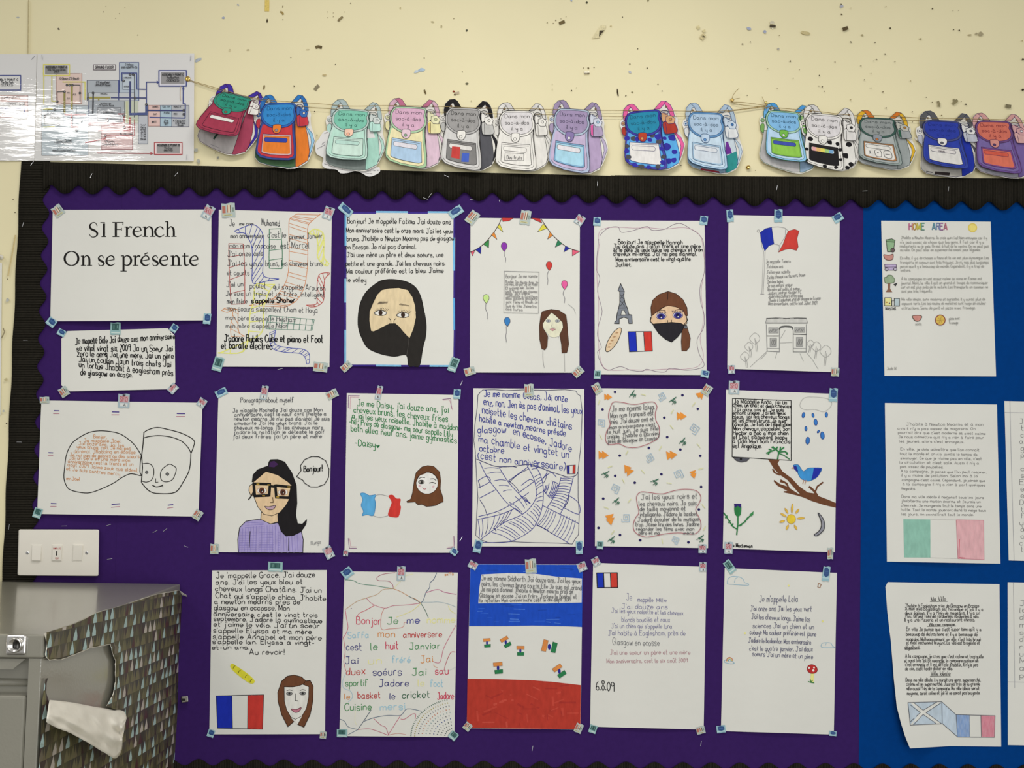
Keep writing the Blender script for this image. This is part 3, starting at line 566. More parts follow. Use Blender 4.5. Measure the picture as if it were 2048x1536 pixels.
s.done(k, 'coloured_edge'); k = s.ink()
k.po('440,700 520,697 620,715 700,760 745,830 770,920 800,1080 795,1200 770,1300 742,1450 690,1458 645,1452 625,1360 520,1372 400,1350 290,1300 240,1220 205,1120 205,1000 225,900 280,800 380,720', '282522', '1a1816', 1.4, True)
k.po('470,775 560,770 640,790 680,850 705,930 712,1030 690,1130 655,1215 600,1160 560,1110 530,1085 480,1085 420,1115 340,1155 315,1150 300,1060 302,980 335,900 370,830 410,790', 'ddc9a2', '1a1816', 1)
k.line('650,1210 640,1290 630,1360', '4a4642', 1)
for x, y in ((400, 990), (597, 1008)):
    k.po([(x - 58, y + 4), (x - 30, y - 16), (x, y - 22), (x + 35, y - 14), (x + 55, y + 4), (x + 25, y + 22), (x - 20, y + 22)], 'e2e0d8', BK, 1.3, True); k.circ(x, y, 18, '38281e', 22)
    for i in range(9): k.line([(x - 45 + i * 12, y - 14 - (4 - abs(i - 4)) * 2), (x - 40 + i * 14, y - 34 - (4 - abs(i - 4)) * 3)], BK, .8)
for i in range(12):
    k.line([(372 + i * 7.6, 916 - i * .8), (392 + i * 6.4, 892)], '4a4038', .9); k.line([(563 + i * 7.4, 922 + i), (575 + i * 7, 907 + i * 1.6)], '4a4038', .9)
k.line('470,1035 488,1055 490,1085', BK, 1.2, smooth=True); k.line('538,1040 520,1055 518,1085', BK, 1.2, smooth=True)
s.done(k, 'headscarf_portrait'); k = s.ink()
lines(k, [(110, 205, 1015, 212, "Bonjour! Je m'appelle Fatima J'ai douze ans", 48), (98, 285, 1035, 292, "Mon anniversaire cest le onze mars. J'ai les yeux"), (105, 360, 1045, 355, "bruns. J'habite a Newton Mearns pas de glasgow"), (95, 432, 710, 430, "en Écosse. Je n'ai pas d'animal."), (105, 500, 950, 500, "J'ai une mère un père et deux soeurs, une"),
    (95, 578, 965, 575, "petite et une grande. J'ai les cheveux noirs."), (100, 645, 950, 638, "Ma couleur préférée est la bleu. J'aime"), (105, 718, 272, 722, 'le volley')], 44, '1f1e1e', 1.35)
s.done(k, 'handwriting'); s.tapes((92, 85, 130, 70, 42, 'b'), (1060, 105, 125, 75, -32, 'b'), (98, 1462, 95, 65, -40, 'o'), (1040, 1445, 75, 125, 22, 'g'))
# ---- balloons
s = Sheet('student_poster', 'poster with drawn bunting, six coloured balloons and long haired girl', 'poster', (920, 410, 4.388), '92,112 1052,125 1048,1472 86,1470')
k = s.ink()
k.line('92,412 150,385 210,340 270,275 330,190 365,118', '4a3a34', 1.4, smooth=True); k.line('710,120 760,195 810,262 890,335 960,380 1050,408', '4a3a34', 1.4, smooth=True)
for q, c in [('368,112 470,114 430,140 375,145', 'c43c3a'), ('325,190 352,170 378,240', 'd9cf4a'), ('275,262 300,238 325,303', 'e08a3c'), ('205,345 255,305 252,375', '3a8a4a'), ('137,392 185,365 182,430', '2a2e96'), ('94,412 130,400 110,448', 'd0566a'), ('622,112 700,118 720,158 665,135', 'c43c3a'), ('730,165 762,205 682,235', 'd9cf4a'),
             ('790,238 812,268 768,300', 'e08a3c'), ('860,305 895,340 835,370', '2f7a54'), ('925,358 965,380 912,412', '2a2e96'), ('985,392 1048,408 985,447', 'e0607a')]: k.po(q, c, lw=.6)
s.done(k, 'bunting_drawing')
for x, y, c, q in [(387, 366, '8a3aa8', '395,405 390,440 402,470 397,508'), (782, 534, 'c9403a', '777,578 765,620 772,660 767,702'), (917, 700, 'e0609c', '915,742 905,780 920,820 915,860'), (229, 822, 'c3e08c', '228,865 225,910 240,950 240,1003'), (414, 1024, '3c7fbe', '405,1065 408,1110 402,1150 408,1205')]:
    b = s.ink(); b.po([(x, y - 38), (x + 20, y - 28), (x + 26, y), (x + 12, y + 28), (x + 2, y + 40), (x - 14, y + 22), (x - 26, y - 4), (x - 18, y - 30)], c, '4a4040', .8, True); b.line(q, '77757a', .9, smooth=True); s.done(b, 'balloon_drawing')
k = s.ink()
k.poly('800,940 840,960 905,1040 905,1090 870,1150 830,1162 790,1155 750,1110 725,1060 730,1000 770,960', 'dedcc2')
k.po('720,935 800,915 870,925 930,965 940,1040 945,1120 955,1220 938,1295 895,1298 890,1220 875,1140 905,1075 900,1030 840,970 802,942 770,980 725,1040 728,1080 770,1150 765,1240 745,1272 718,1262 700,1180 698,1060 708,980', '5a3a2a', '3a261c', .9)
for x in (775, 855): k.circ(x, 1018, 20, 'a9adb0', 12, '77787a', .7); k.circ(x, 1018, 8, '6e7276')
k.line('810,1045 800,1070 820,1078 835,1068', 'a8a698', .9); k.po('788,1090 812,1084 840,1090 812,1106', 'c99a9a', '9a7070', .7); k.line('728,1275 728,1350 740,1430', '9a9896', .8, smooth=True); k.line('915,1300 920,1460', '9a9896', .8); k.line('950,868 1000,910 1015,952', 'a8a6a4', .8)
k.line('778,1160 776,1172', '9a9896', .8); k.line('862,1150 866,1168', '9a9896', .8)
s.done(k, 'girl_portrait'); k = s.ink(); k.line('388,580 694,588 690,950 384,945', '8a8a88', .9, closed=True)
lines(k, [(403, 640, 680, 635, 'Bonjour Je me nomme', 30), (400, 685, 685, 690, 'Ruvbie Jai douze Ans. Je'), (402, 707, 680, 707, 'ne nas, de pet Je un Rose'), (402, 740, 645, 735, 'Et g gossip noir. Jai les'), (402, 768, 680, 770, 'yeux, Yeux et, les cheveux'), (402, 790, 610, 783, 'longs. Jai n chiens'), (405, 810, 680, 815, 'Jai habite à Eastham'), (405, 832, 680, 832, 'Mon options dragons'), (405, 862, 680, 862, 'sont Tiana et Rhode. Je'), (403, 895, 670, 900, "Suis du Vélo J'aime lire"), (403, 922, 550, 930, 'des livres')], 24, '8f8d8b', .95)
s.done(k, 'handwriting'); s.tapes((108, 110, 85, 120, 40, 'o'), (573, 110, 90, 125, 10, 'o'), (1050, 132, 75, 85, 35, 'r'), (85, 1460, 95, 70, -15, 'o'), (1035, 1465, 95, 70, -40, 'o'))
# ---- Hannah
s = Sheet('student_poster', 'poster with grey tower, baguette, flag and face in black mask', 'poster', (1170, 410, 4.388), '80,135 1050,140 1068,1492 87,1487')
k = s.ink()
k.line('130,270 160,235 210,200 290,192 320,240 420,225 480,205 550,188 590,222 700,212 780,170 850,165 920,205 1000,258 1040,330 1048,480 1045,600 1010,720 1015,850 1045,960 1040,1080 985,1180 1000,1300 1045,1390 1020,1430 900,1450 820,1440 740,1435 700,1465 620,1460 540,1440 500,1460 400,1450 310,1418 200,1450 145,1400 110,1290 145,1250 110,1150 120,1050 150,930 110,760 130,640 100,560 110,400 120,300', '7d6c7c', .9, smooth=True)
k.line('115,310 130,230 200,200 300,195 420,202 560,200 700,210 860,198 960,225 1020,290 1040,420 1050,560 1020,760 1040,1000 1010,1180 1040,1320 1000,1410 880,1440 700,1440 540,1450 400,1445 220,1450 150,1400 120,1240 115,1000 120,860 105,640 112,450 130,320', 'b98fa0', .8, smooth=True)
s.done(k, 'wavy_border_lines'); k = s.ink()
k.po('313,690 330,725 345,755 340,800 352,860 372,905 385,960 410,965 415,1040 385,1040 375,995 340,985 300,1000 300,1042 258,1040 262,1025 275,1015 280,965 295,905 305,860 305,760 290,750', '7a7f88', BK, 1.3)
k.poly('322,925 345,925 360,965 315,965', 'd9d8d0'); k.line('322,925 345,925 360,965 315,965', BK, 1, closed=True)
for q in ('305,780 345,830', '340,780 305,830', '305,835 350,890', '345,840 308,890', '292,755 345,757', '290,905 375,902', '278,968 410,966'): k.line(q, BK, .9)
s.done(k, 'tower_drawing'); k = s.ink(); k.po('300,1080 320,1090 310,1140 280,1210 240,1260 200,1288 182,1275 190,1220 220,1160 260,1105', 'dcc3a0', BK, 1.2, True)
for x, y in ((278, 1120), (256, 1155), (235, 1188), (218, 1215), (210, 1245)): k.poly([(x - 16, y + 6), (x, y - 6), (x + 18, y), (x + 6, y + 8)], 'b08a66')
s.done(k, 'baguette_drawing'); k = s.ink(); flag(k, '378,1112 583,1110 592,1280 390,1288'); s.done(k, 'flag_drawing'); k = s.ink()
k.po('585,975 640,930 720,880 800,890 890,930 895,1040 860,1060 600,1050 575,1020', 'dcbc98', BK, 1)
k.po('730,758 800,780 860,830 895,900 900,970 885,975 860,925 800,895 730,882 680,900 640,930 583,975 578,900 595,835 650,785', '6b432d', '33201a', 1.1)
k.line('728,760 725,830', '33201a', 1.2); k.po('850,1060 890,1055 905,1100 925,1170 915,1250 890,1280 850,1278 845,1200 850,1120', '6b432d', '33201a', 1); k.po('868,1060 895,1060 900,1085 868,1085', '6a6e74', BK, .8)
k.po('595,1045 680,1038 760,1030 840,1038 872,1055 850,1110 810,1160 760,1202 710,1180 650,1130 615,1080', '26242a', '141414', 1.3, False)
k.line('578,985 572,1020 600,1050', BK, 1.5); k.line('892,985 900,1010 870,1050', BK, 1.5)
for x, y in ((668, 975), (815, 968)):
    k.circ(x, y, 44, 'cfcdd8', 28, '2a2a60', 1); k.circ(x, y + 2, 36, '37327e', 24); k.circ(x - 2, y, 15, '16143a', 15); k.circ(x + 2, y + 12, 6, 'dadada')
    for i in range(7): k.line([(x - 40 + i * 13, y - 22), (x - 52 + i * 16, y - 40)], '2a2450', 1)
    k.line([(x - 25, y - 45), (x + 12, y - 52), (x + 40, y - 44)], '5a4036', 1.4, smooth=True)
k.line('725,1010 725,1030', BK, 1); k.line('760,1008 760,1028', BK, 1); s.done(k, 'masked_portrait'); k = s.ink()
lines(k, [(292, 340, 855, 345, "Bonjour! Je m'appelle Hannah"), (250, 378, 1012, 375, "J'ai douze ans J'ai un frère et une mère"), (252, 412, 1030, 408, 'et le père Je yeux bleus les cheveux et bron'), (250, 445, 980, 445, "cheveux mi-longs. J'ai nai pas d'animal."), (272, 495, 925, 488, 'Mon anniversaire cest le vingt-quatre'), (268, 538, 408, 540, 'Julliet.')], 38, '1c1b1c', 1.35)
s.done(k, 'handwriting'); s.tapes((105, 145, 65, 75, 5, 'b'), (1042, 135, 68, 78, 8, 'b'), (108, 1490, 60, 75, 5, 'g'), (1053, 1482, 70, 62, 15, 'b'))
# ---- arch
s = Sheet('student_poster', 'poster with waving red white blue flag above pencil triumphal arch', 'poster', (1430, 400, 4.267), '115,128 1065,145 1050,1470 105,1440')
k = s.ink(); k.po('384,280 430,245 483,232 492,300 503,375 460,390 425,435 400,360', '1e2ea0', '23307a', .9); k.po('625,265 680,250 717,265 700,330 710,400 695,430 640,415 590,425 543,445 580,380 605,310', 'c94038', '8a3a34', .9)
k.line('483,232 540,228 600,240 625,265', '9a9896', 1); k.line('503,375 545,385 550,405 540,440', '9a9896', 1); k.line('600,250 600,310 550,390', '9a9896', .8); k.circ(370, 265, 11, None, out='9a9896'); k.line('384,285 400,400 415,440 400,800', '9a9896', .9); k.line('428,440 412,800', '9a9896', .9); k.line('385,803 420,805', '9a9896', 1.2)
s.done(k, 'flag_drawing'); k = s.ink(); g = '8a8a88'
k.poly('440,1010 780,1010 785,1050 430,1050', 'c6c5bf'); k.line('438,1012 520,1008 610,1012 700,1008 780,1010', '5e5e5c', 2.2); k.line('430,1050 790,1050', '6a6a68', 1.8); k.line('440,1014 432,1050', g, 1.2); k.line('780,1012 790,1050', g, 1.2)
k.line('438,1060 445,1290 550,1296 550,1110 555,1095 600,1083 655,1090 668,1110 668,1296 778,1297 780,1060', g, 1.5); k.line('550,1105 560,1085 600,1078 650,1082 665,1100', '5e5e5c', 3, smooth=True)
k.line('440,1160 545,1160', '5e5e5c', 1.8); k.line('670,1145 780,1148', '5e5e5c', 1.8); k.line('445,1265 550,1267', g, .9); k.line('668,1265 778,1267', g, .9)
for a, b, c_, d in ((458, 1090, 540, 1135), (680, 1088, 765, 1130), (470, 1178, 525, 1250), (695, 1172, 748, 1250)):
    k.poly([(a, b), (c_, b), (c_, d), (a, d)], 'aaa9a5'); k.line([(a, b), (c_, b), (c_, d), (a, d)], g, 1, closed=True)
    for i in range(5): k.line([(a + 6 + i * (c_ - a) / 6, d - 8), (a + 14 + i * (c_ - a) / 6, (b + d) / 2 + 8 * math.sin(i * 2.4)), (a + 20 + i * (c_ - a) / 6, b + 12)], '666664', 1)
for q in ('445,1290 380,1350 300,1425', '778,1298 830,1360 880,1442', '555,1220 660,1215', '560,1180 590,1130 600,1110', '530,1300 515,1350', '725,1310 755,1375', '440,1305 390,1360'): k.line(q, 'a3a29e', .9)
for x, y, r in ((340, 1180, 42), (290, 1250, 34), (255, 1335, 36), (815, 1225, 28), (865, 1250, 38), (945, 1290, 46)):
    k.line([(x + r * (1 + .12 * math.sin(i * 2.2)) * math.cos(i * .785), y + r * (1 + .15 * math.cos(i * 3)) * math.sin(i * .785)) for i in range(8)], 'a3a29e', .9, smooth=True, closed=True)
    d = 25 if x < 600 else -30; k.line([(x, y), (x + d * .2, y + r), (x + d * .5, y + r * 2.7)], '9a9996', 1.1); k.line([(x + 8, y + r * .4), (x + d * .2 + 12, y + r), (x + d * .5 + 12, y + r * 2.7)], '9a9996', .9)
s.done(k, 'arch_drawing'); k = s.ink()
lines(k, [(435, 540, 645, 535, 'Je mappelle Tomera'), (440, 583, 580, 580, "J'ai douze ans"), (442, 628, 640, 625, "J'ai les yeux noisette"), (442, 675, 768, 650, "J'ai les cheveux courts, noirs, brown"), (445, 712, 580, 706, "J'ai deux lapins"), (447, 745, 658, 735, 'Je suis enfant unique'), (450, 778, 722, 768, 'Ma mère est petite et sympa'), (452, 806, 735, 798, 'Jadore George Ranger FC'), (455, 835, 748, 828, 'Jadore les couleurs et les soirs'), (455, 870, 900, 850, "J'habite à Eaglesham, près de Glasgow en Ecosse"), (455, 898, 870, 893, 'Mon anniversaire, cest le huit Juillet 2009')], 30, '8e8d8a', .95, slant=.15)
s.done(k, 'handwriting'); s.tapes((128, 135, 58, 105, -3, 'b'), (540, 135, 70, 110, 2, 'b'), (1048, 152, 85, 70, -30, 'b'), (140, 1445, 58, 72, 0, 'r'), (1025, 1468, 68, 75, 5, 'o'))
# ---- Rochelle
s = Sheet('student_poster', 'poster with black haired figure in glasses and purple jumper saying Bonjour', 'poster', (410, 760, 4.267), '115,105 1085,105 1055,1475 78,1470')
k = s.ink()
k.po('285,1472 280,1360 295,1260 350,1205 470,1187 560,1228 640,1215 740,1260 820,1280 838,1360 835,1474', 'a59ac8', BK, 1.6)
for i in range(22): k.line([(290 + i * 24, 1465), (300 + i * 23, 1270 - 30 * math.sin(i / 7))], '7f74b4', .8)
for i in range(16): k.line([(290, 1240 + i * 14.5), (420, 1238 + i * 14.8), (560, 1246 + i * 14.2), (640, 1240 + i * 14.5)] if i > 3 else [(340, 1215 + i * 14), (500, 1222 + i * 14)], '7f74b4', .8)
k.line('385,1290 378,1432', BK, 1.5); k.line('715,1345 713,1455', BK, 1.5)
k.po('480,1130 475,1190 560,1228 625,1210 625,1120', 'dcc09a', BK, 1.2); k.po('395,890 378,910 375,945 390,985 410,990 410,890', 'dcc09a', BK, 1.2)
k.po('520,780 620,810 740,890 735,980 700,1060 640,1130 570,1160 500,1145 450,1080 415,990 410,900 415,870', 'dcbf98', BK, 1.2)
k.po('520,775 470,820 415,865 402,870 410,810 450,765 540,732 545,700 560,680 620,678 680,700 740,790 780,900 785,1050 775,1150 790,1225 830,1230 868,1192 862,1230 820,1295 750,1328 690,1332 650,1290 625,1220 620,1150 680,1090 735,990 745,905 700,860 620,810', '1d1a1c', '141214', 1.2)
k.poly('555,700 590,690 625,720 590,745 545,740', '3f2450'); k.line('410,960 395,990 370,1022', BK, 2.4, smooth=True)
for q in ('415,885 555,890 548,985 425,990', '600,900 742,915 720,1005 608,1000'):
    k.line(q, '1a1818', 5.4, closed=True)
k.line('552,905 602,912', '1a1818', 5); 
for x, y in ((452, 888), (545, 895), (715, 912), (620, 998), (500, 988)): k.poly([(x - 12, y - 5), (x + 12, y - 4), (x + 12, y + 5), (x - 12, y + 4)], 'b8963c')
for x, y in ((485, 945), (665, 958)): k.circ(x, y, 42, 'dedad2', 26, '9a7a60', .7); k.circ(x, y, 25, '5a3426', 26); k.circ(x, y, 10, '150f0e'); k.circ(x + 4, y + 6, 4, 'e8e4dc')
k.line('578,1000 582,1045 555,1045', '5a4430', 1.3); k.po('510,1078 540,1082 560,1078 602,1072 585,1100 555,1108 530,1100', 'b79aa8', BK, 1, True)
s.done(k, 'glasses_portrait'); k = s.ink(); k.line('820,770 815,730 850,680 910,653 970,655 1030,690 1058,760 1055,830 1020,890 960,913 900,912 850,880 835,855 782,825 822,770', '1c1a1a', 1.5); k.text(843, 782, 1000, 780, 52, 'Bonjour!', '141414', 2.0); s.done(k, 'speech_bubble'); k = s.ink()
lines(k, [(305, 190, 755, 190, 'Paragraph about myself', 44), (238, 275, 1000, 268, "Je m'applle Rochelle J'ai douze ans Mon"), (252, 310, 1035, 302, "anniversaire, cest le neuf avril j'habite a"), (250, 345, 1062, 345, "newton mearns Je n'ai pas d'animal Je suis"), (252, 382, 958, 380, "amusante J'ai les yeux bruns. J'ai le"), (252, 422, 1005, 420, "cheveux mi-longs j'ai les cheveux noirs"), (245, 460, 1020, 455, "j'adore la natation je déteste le golf"), (240, 497, 995, 495, "j'ai deux frères j'ai un père et mère")], 34, '55565a', 1.15)
k.text(905, 1408, 990, 1395, 30, 'Ruinga', '8a8a8a', .9); s.done(k, 'handwriting'); s.tapes((138, 108, 100, 62, -25, 'b'), (505, 108, 58, 120, 12, 'r'), (1085, 122, 95, 70, -25, 'o'), (80, 1442, 72, 88, 3, 'o'), (1055, 1472, 75, 105, -25, 'r'))
# ---- Daisy
s = Sheet('student_poster', 'poster in green handwriting with heart and winking brown haired girl', 'poster', (680, 760, 4.267), '58,112 1012,128 1000,1475 38,1472')
k = s.ink()
for q in ('70,240 72,132 168,134', '875,165 945,158 950,245', '70,1350 80,1435 142,1436', '972,1330 978,1430 910,1438'): k.line(q, '7a4a78', 1.1)
for q in ('86,248 88,145 165,146', '880,172 935,168 962,258', '82,1352 92,1422 140,1424', '965,1335 968,1420 918,1428'): k.line(q, 'c89aa4', 1)
s.done(k, 'corner_brackets'); k = s.ink()
lines(k, [(150, 222, 925, 280, "Je me Daisy, j'ai douze ans, j'ai", 56), (118, 275, 920, 358, 'cheveux bruns, les cheveux frises', 56), (105, 325, 1005, 430, 'a jai les yeux noisette. Jhabite à maddon', 52), (80, 372, 960, 485, '-hill, Près de glasgow- ma sour sapplle Lilly', 50), (95, 435, 995, 540, 'beth ellea neuf ans. jaime gymnastics', 54), (128, 555, 300, 580, '-Daisy', 56)], 52, '2d7a45', 1.6)
k.poly('322,582 308,560 315,552 323,560 332,552 340,562', '1f6a3a'); s.done(k, 'handwriting'); k = s.ink()
k.poly('175,970 210,965 250,985 305,980 295,1010 303,1060 285,1155 230,1148 190,1158 200,1120 180,1070 195,1020', '5aa6d6', True); k.line('175,970 210,965 250,985 305,980 295,1010 303,1060 285,1155 230,1148 190,1158 200,1120 180,1070 195,1020', '3a7fb0', .9, True, True)
k.poly('413,990 450,980 480,1010 517,1015 512,1060 520,1090 500,1165 460,1172 410,1155 425,1090 440,1040', 'cc3a33', True); k.line('300,985 350,978 412,992', 'a3a2a0', 1.1, smooth=True); k.line('285,1158 340,1172 410,1158', 'a3a2a0', 1.1, smooth=True)
s.done(k, 'flag_drawing'); k = s.ink()
k.po('750,730 800,738 850,785 860,860 855,930 880,1010 880,1040 850,1050 820,1070 785,1075 740,1080 700,1062 665,1065 640,1040 575,1045 570,1035 605,1015 620,960 635,850 650,790 700,742', '6a4228', '35221a', 1.1)
k.circ(743, 880, 94, 'e2e0da', 94, '35221a', 1); k.poly('645,880 665,820 725,800 748,780 765,790 810,800 840,870 838,830 800,760 750,745 690,770 650,830', '6a4228')
k.line('650,870 680,815 750,782 815,815 838,870', '35221a', 1, smooth=True); k.circ(695, 870, 24, 'a8a49c', 15, BK, 1.6); k.circ(697, 872, 10, '2a2622'); k.line('762,880 790,874 818,884', BK, 1.6, smooth=True); k.line('672,840 700,830 725,834', BK, 1.3); k.line('770,845 800,842 820,858', BK, 1.3)
for x, y in ((682, 905), (797, 912)): k.line([(x - 14, y), (x, y - 8), (x - 5, y + 6), (x + 10, y - 5)], 'd9a3ac', 1.1)
k.line('702,920 720,932 735,928', 'b0505a', 1.4); s.done(k, 'winking_portrait'); s.tapes((332, 108, 48, 118, 15, 'r'), (998, 120, 60, 82, 5, 'b'), (48, 1478, 42, 52, 5, 'r'), (972, 1465, 62, 55, 40, 'b'))
# ---- Cesar
s = Sheet('student_poster', 'poster in large blue pen above a maze of hatched fields', 'poster', (930, 760, 4.267), '72,70 1018,76 1015,1422 60,1420')
k = s.ink(); b_ = '3c3f8c'
k.line('110,130 125,110 150,85 250,82 350,90 500,84 700,88 850,82 945,92 960,120 985,135 988,170 1000,260 995,420 985,600 965,760 965,1000 975,1150 968,1320 935,1365 915,1400 800,1392 600,1388 400,1380 200,1388 130,1360 92,1325 100,1150 110,1000 98,820 88,600 75,520 85,380 105,230 110,130', '4a4a60', 1.2)
k.line('98,675 180,708 270,738 400,738 520,722 600,730 700,770 800,805 880,828 945,815 965,780', '4a4a6a', 1.5, smooth=True)
for q in ('125,700 190,830 270,940 360,1050 490,1145', '290,745 370,870 470,980 560,1055', '530,730 590,850 608,960 590,1040 500,1140 330,1220 140,1355', '590,725 640,800 668,920 660,1080 610,1220 540,1300 380,1380 150,1385', '480,900 550,850 590,865', '455,965 590,865', '365,865 540,740', '120,1010 265,935', '115,1165 280,1120 430,1040 545,960',
          '105,1190 290,1150 430,1095', '700,1090 780,960 820,830', '810,1150 880,1000 925,830', '660,1070 970,1225', '600,1225 890,1395', '655,850 700,810 740,790 780,830', '740,860 800,900 740,1010 670,940', '880,980 970,1050 970,1145 845,1090', '600,740 700,775 660,845', '430,1095 490,1145', '110,860 185,820 215,865 115,920'): k.line(q, b_, 1.3, smooth=True)
def hatch(A, B, n, w=1.15, c=b_):
    A, B = crom(pts(A)), crom(pts(B))
    for i in range(n):
        f = (i + .5) / n; a = A[int(f * (len(A) - 1))]; b = B[int(f * (len(B) - 1))]; mx, my = (a[0] + b[0]) / 2 + (b[1] - a[1]) * .06, (a[1] + b[1]) / 2 - (b[0] - a[0]) * .06; k.line([a, (mx, my), b], c, w, smooth=True)
hatch('300,745 325,800', '360,740 350,795', 3); hatch('112,860 188,822', '130,925 215,870', 6); hatch('155,740 210,820 290,900 350,990', '280,745 325,805 375,905 420,960', 5); hatch('370,740 350,830', '440,745 430,830', 6); hatch('370,880 450,955', '540,760 590,860', 2); hatch('375,860 540,750', '465,960 590,870', 8)
hatch('125,1020 270,950', '190,1160 350,1060', 5); hatch('110,1195 300,1150 420,1100', '120,1355 240,1270 340,1210', 10); hatch('420,1190 560,1120 600,1040', '560,1290 620,1190 655,1090', 8); hatch('230,1300 330,1240 400,1200', '400,1375 470,1330 540,1290', 6); hatch('560,740 600,860 610,960 600,1060', '610,740 650,830 668,920 660,1050', 10)
hatch('280,1130 360,1060', '300,1140 375,1110', 5); hatch('510,1000 600,925', '545,1045 608,985', 6); hatch('690,900 750,870 800,900', '670,950 710,990 745,1005', 7, 1.5); hatch('820,840 790,930 760,1000 715,1080', '920,845 895,940 870,1040 825,1130', 12); hatch('890,990 970,1050', '850,1085 965,1150', 8, 1.5)
hatch('700,1100 780,1130 870,1160 960,1210', '620,1230 700,1280 790,1330 890,1390', 11, 1.0); hatch('610,1240 560,1380', '740,1310 700,1400', 5); hatch('700,800 760,790', '670,880 730,870', 4); hatch('360,1060 450,980 520,1040', '480,1140 520,1080 560,1050', 4); hatch('250,1265 330,1200', '265,1290 345,1215', 6, 1.6)
s.done(k, 'hatched_field_drawing'); k = s.ink(); k.poly('868,730 893,728 893,800 872,800', '2b2f8c'); k.poly('920,726 942,725 940,800 918,800', 'b83a30'); k.line('868,730 942,725 940,800 872,802', '4a3a50', 1, closed=True); s.done(k, 'flag_drawing'); k = s.ink()
lines(k, [(162, 138, 872, 185, 'Je me nomme Césas, Jài onze', 62), (160, 215, 1000, 290, "enz, non, Jen às pas d'animal, les yeux", 64), (148, 280, 910, 425, 'noisette les cheveux châtains', 66), (125, 358, 858, 480, 'habite a newton mearns présde', 58), (110, 450, 350, 450, 'glasgow', 62), (412, 462, 908, 610, 'en écosse, Jadore', 66), (118, 528, 885, 665, 'ma chamble et vingtet un', 68), (125, 605, 330, 625, 'octobre', 56), (112, 672, 855, 772, '(cést non anniverssaire)', 64)], 60, '3b4290', 1.7, jit=.08)
s.done(k, 'handwriting'); s.tapes((545, 88, 78, 108, 0, 'o'), (108, 1420, 66, 108, 14, 'b'), (975, 1430, 58, 112, 0, 'b'))
# ---- Laiya
s = Sheet('student_poster', 'poster scattered with orange triangles, purple dots and pale blue spirals', 'poster', (1170, 760, 4.267), '90,70 1055,78 1050,1435 85,1418')
k = s.ink()
for x, y in ((256, 103), (150, 251), (832, 130), (963, 247), (677, 322), (702, 487), (545, 580), (814, 594), (297, 645), (984, 647), (258, 818), (652, 804), (425, 876), (991, 912), (156, 1012), (972, 1105), (115, 1262), (299, 1322), (471, 1367), (883, 1385)): k.circ(x, y, 11.5, '241d58', 11)
s.done(k, 'purple_dots'); k = s.ink()
for x, y, a, z in ((195, 145, 0, 34), (978, 130, 200, 34), (822, 308, 0, 42), (155, 640, 0, 44), (738, 640, -8, 46), (365, 765, 232, 46), (925, 805, 75, 34), (215, 1190, 78, 46)):
    ca, sa = math.cos(R(a)), math.sin(R(a))
    for ox in (-.35, .35):
        k.poly([(x + (u * ca - v * sa) * z, y + (u * sa + v * ca) * z) for u, v in ((ox - .55, -.85), (ox + .75, .05), (ox - .5, .8))], 'e0903c')
s.done(k, 'orange_triangles'); k = s.ink()
for x, y, a, z in ((655, 140, 60, 34), (138, 365, 5, 34), (932, 415, 35, 42), (552, 662, 60, 36), (797, 805, -25, 40), (258, 925, 25, 38), (350, 1175, 90, 38), (770, 1365, 25, 32)):
    ca, sa = math.cos(R(a)), math.sin(R(a)); k.line([(x + (u * ca - v * sa) * z, y + (u * sa + v * ca) * z) for u, v in ((.1, .1), (-.3, .1), (-.3, -.35), (.45, -.35), (.45, .5), (-.7, .5), (-.7, -.75), (.85, -.75), (.9, .9), (.2, .95))], 'a3b8c8', 1.3)
s.done(k, 'blue_spirals'); k = s.ink()
for x, y, a in ((410, 125, 0), (755, 178, 20), (838, 528, 10), (178, 805, 30), (598, 870, 35), (270, 1038, 15), (230, 1367, 20), (990, 1355, 20)):
    ca, sa = math.cos(R(a)), math.sin(R(a)); k.line([(x + (u * ca - v * sa), y + (u * sa + v * ca)) for u, v in ((-32, 22), (10, -38), (-8, 8), (-22, -2), (12, 2), (0, 30), (16, -6), (18, 22), (26, -2))], '3a6a54', 1.3)
s.done(k, 'green_zigzags'); k = s.ink()
for x, y, a in ((120, 188, -70), (498, 126, 15), (745, 270, -60), (928, 208, -50), (740, 402, 50), (135, 485, 60), (643, 582, -60), (358, 620, -60), (970, 560, 50), (215, 740, -20), (495, 782, 50), (990, 757, -15), (328, 862, 65), (718, 880, 10), (380, 1030, -50), (180, 1090, 20), (1012, 1078, 50), (237, 1302, -50), (660, 1375, 80), (1020, 1265, -60)): k.line([(x - 22 * math.cos(R(a)), y - 22 * math.sin(R(a))), (x + 22 * math.cos(R(a)), y + 22 * math.sin(R(a)))], 'd6d6a0', 1.4)
s.done(k, 'yellow_dashes'); k = s.ink()
k.line('215,240 240,190 300,188 420,208 530,190 590,190 615,230 600,280 605,340 635,410 625,490 570,530 500,560 420,578 350,570 290,545 200,548 175,500 185,440 215,380 200,310', 'a8626a', 1.3, smooth=True, closed=True)
k.line('445,1050 442,990 480,955 560,962 660,972 760,945 850,932 950,945 990,1000 970,1060 945,1110 985,1200 985,1270 930,1315 820,1305 700,1310 600,1330 510,1340 430,1300 412,1240 430,1180 460,1130', 'a8626a', 1.3, smooth=True, closed=True)
s.done(k, 'cloud_outlines'); k = s.ink()
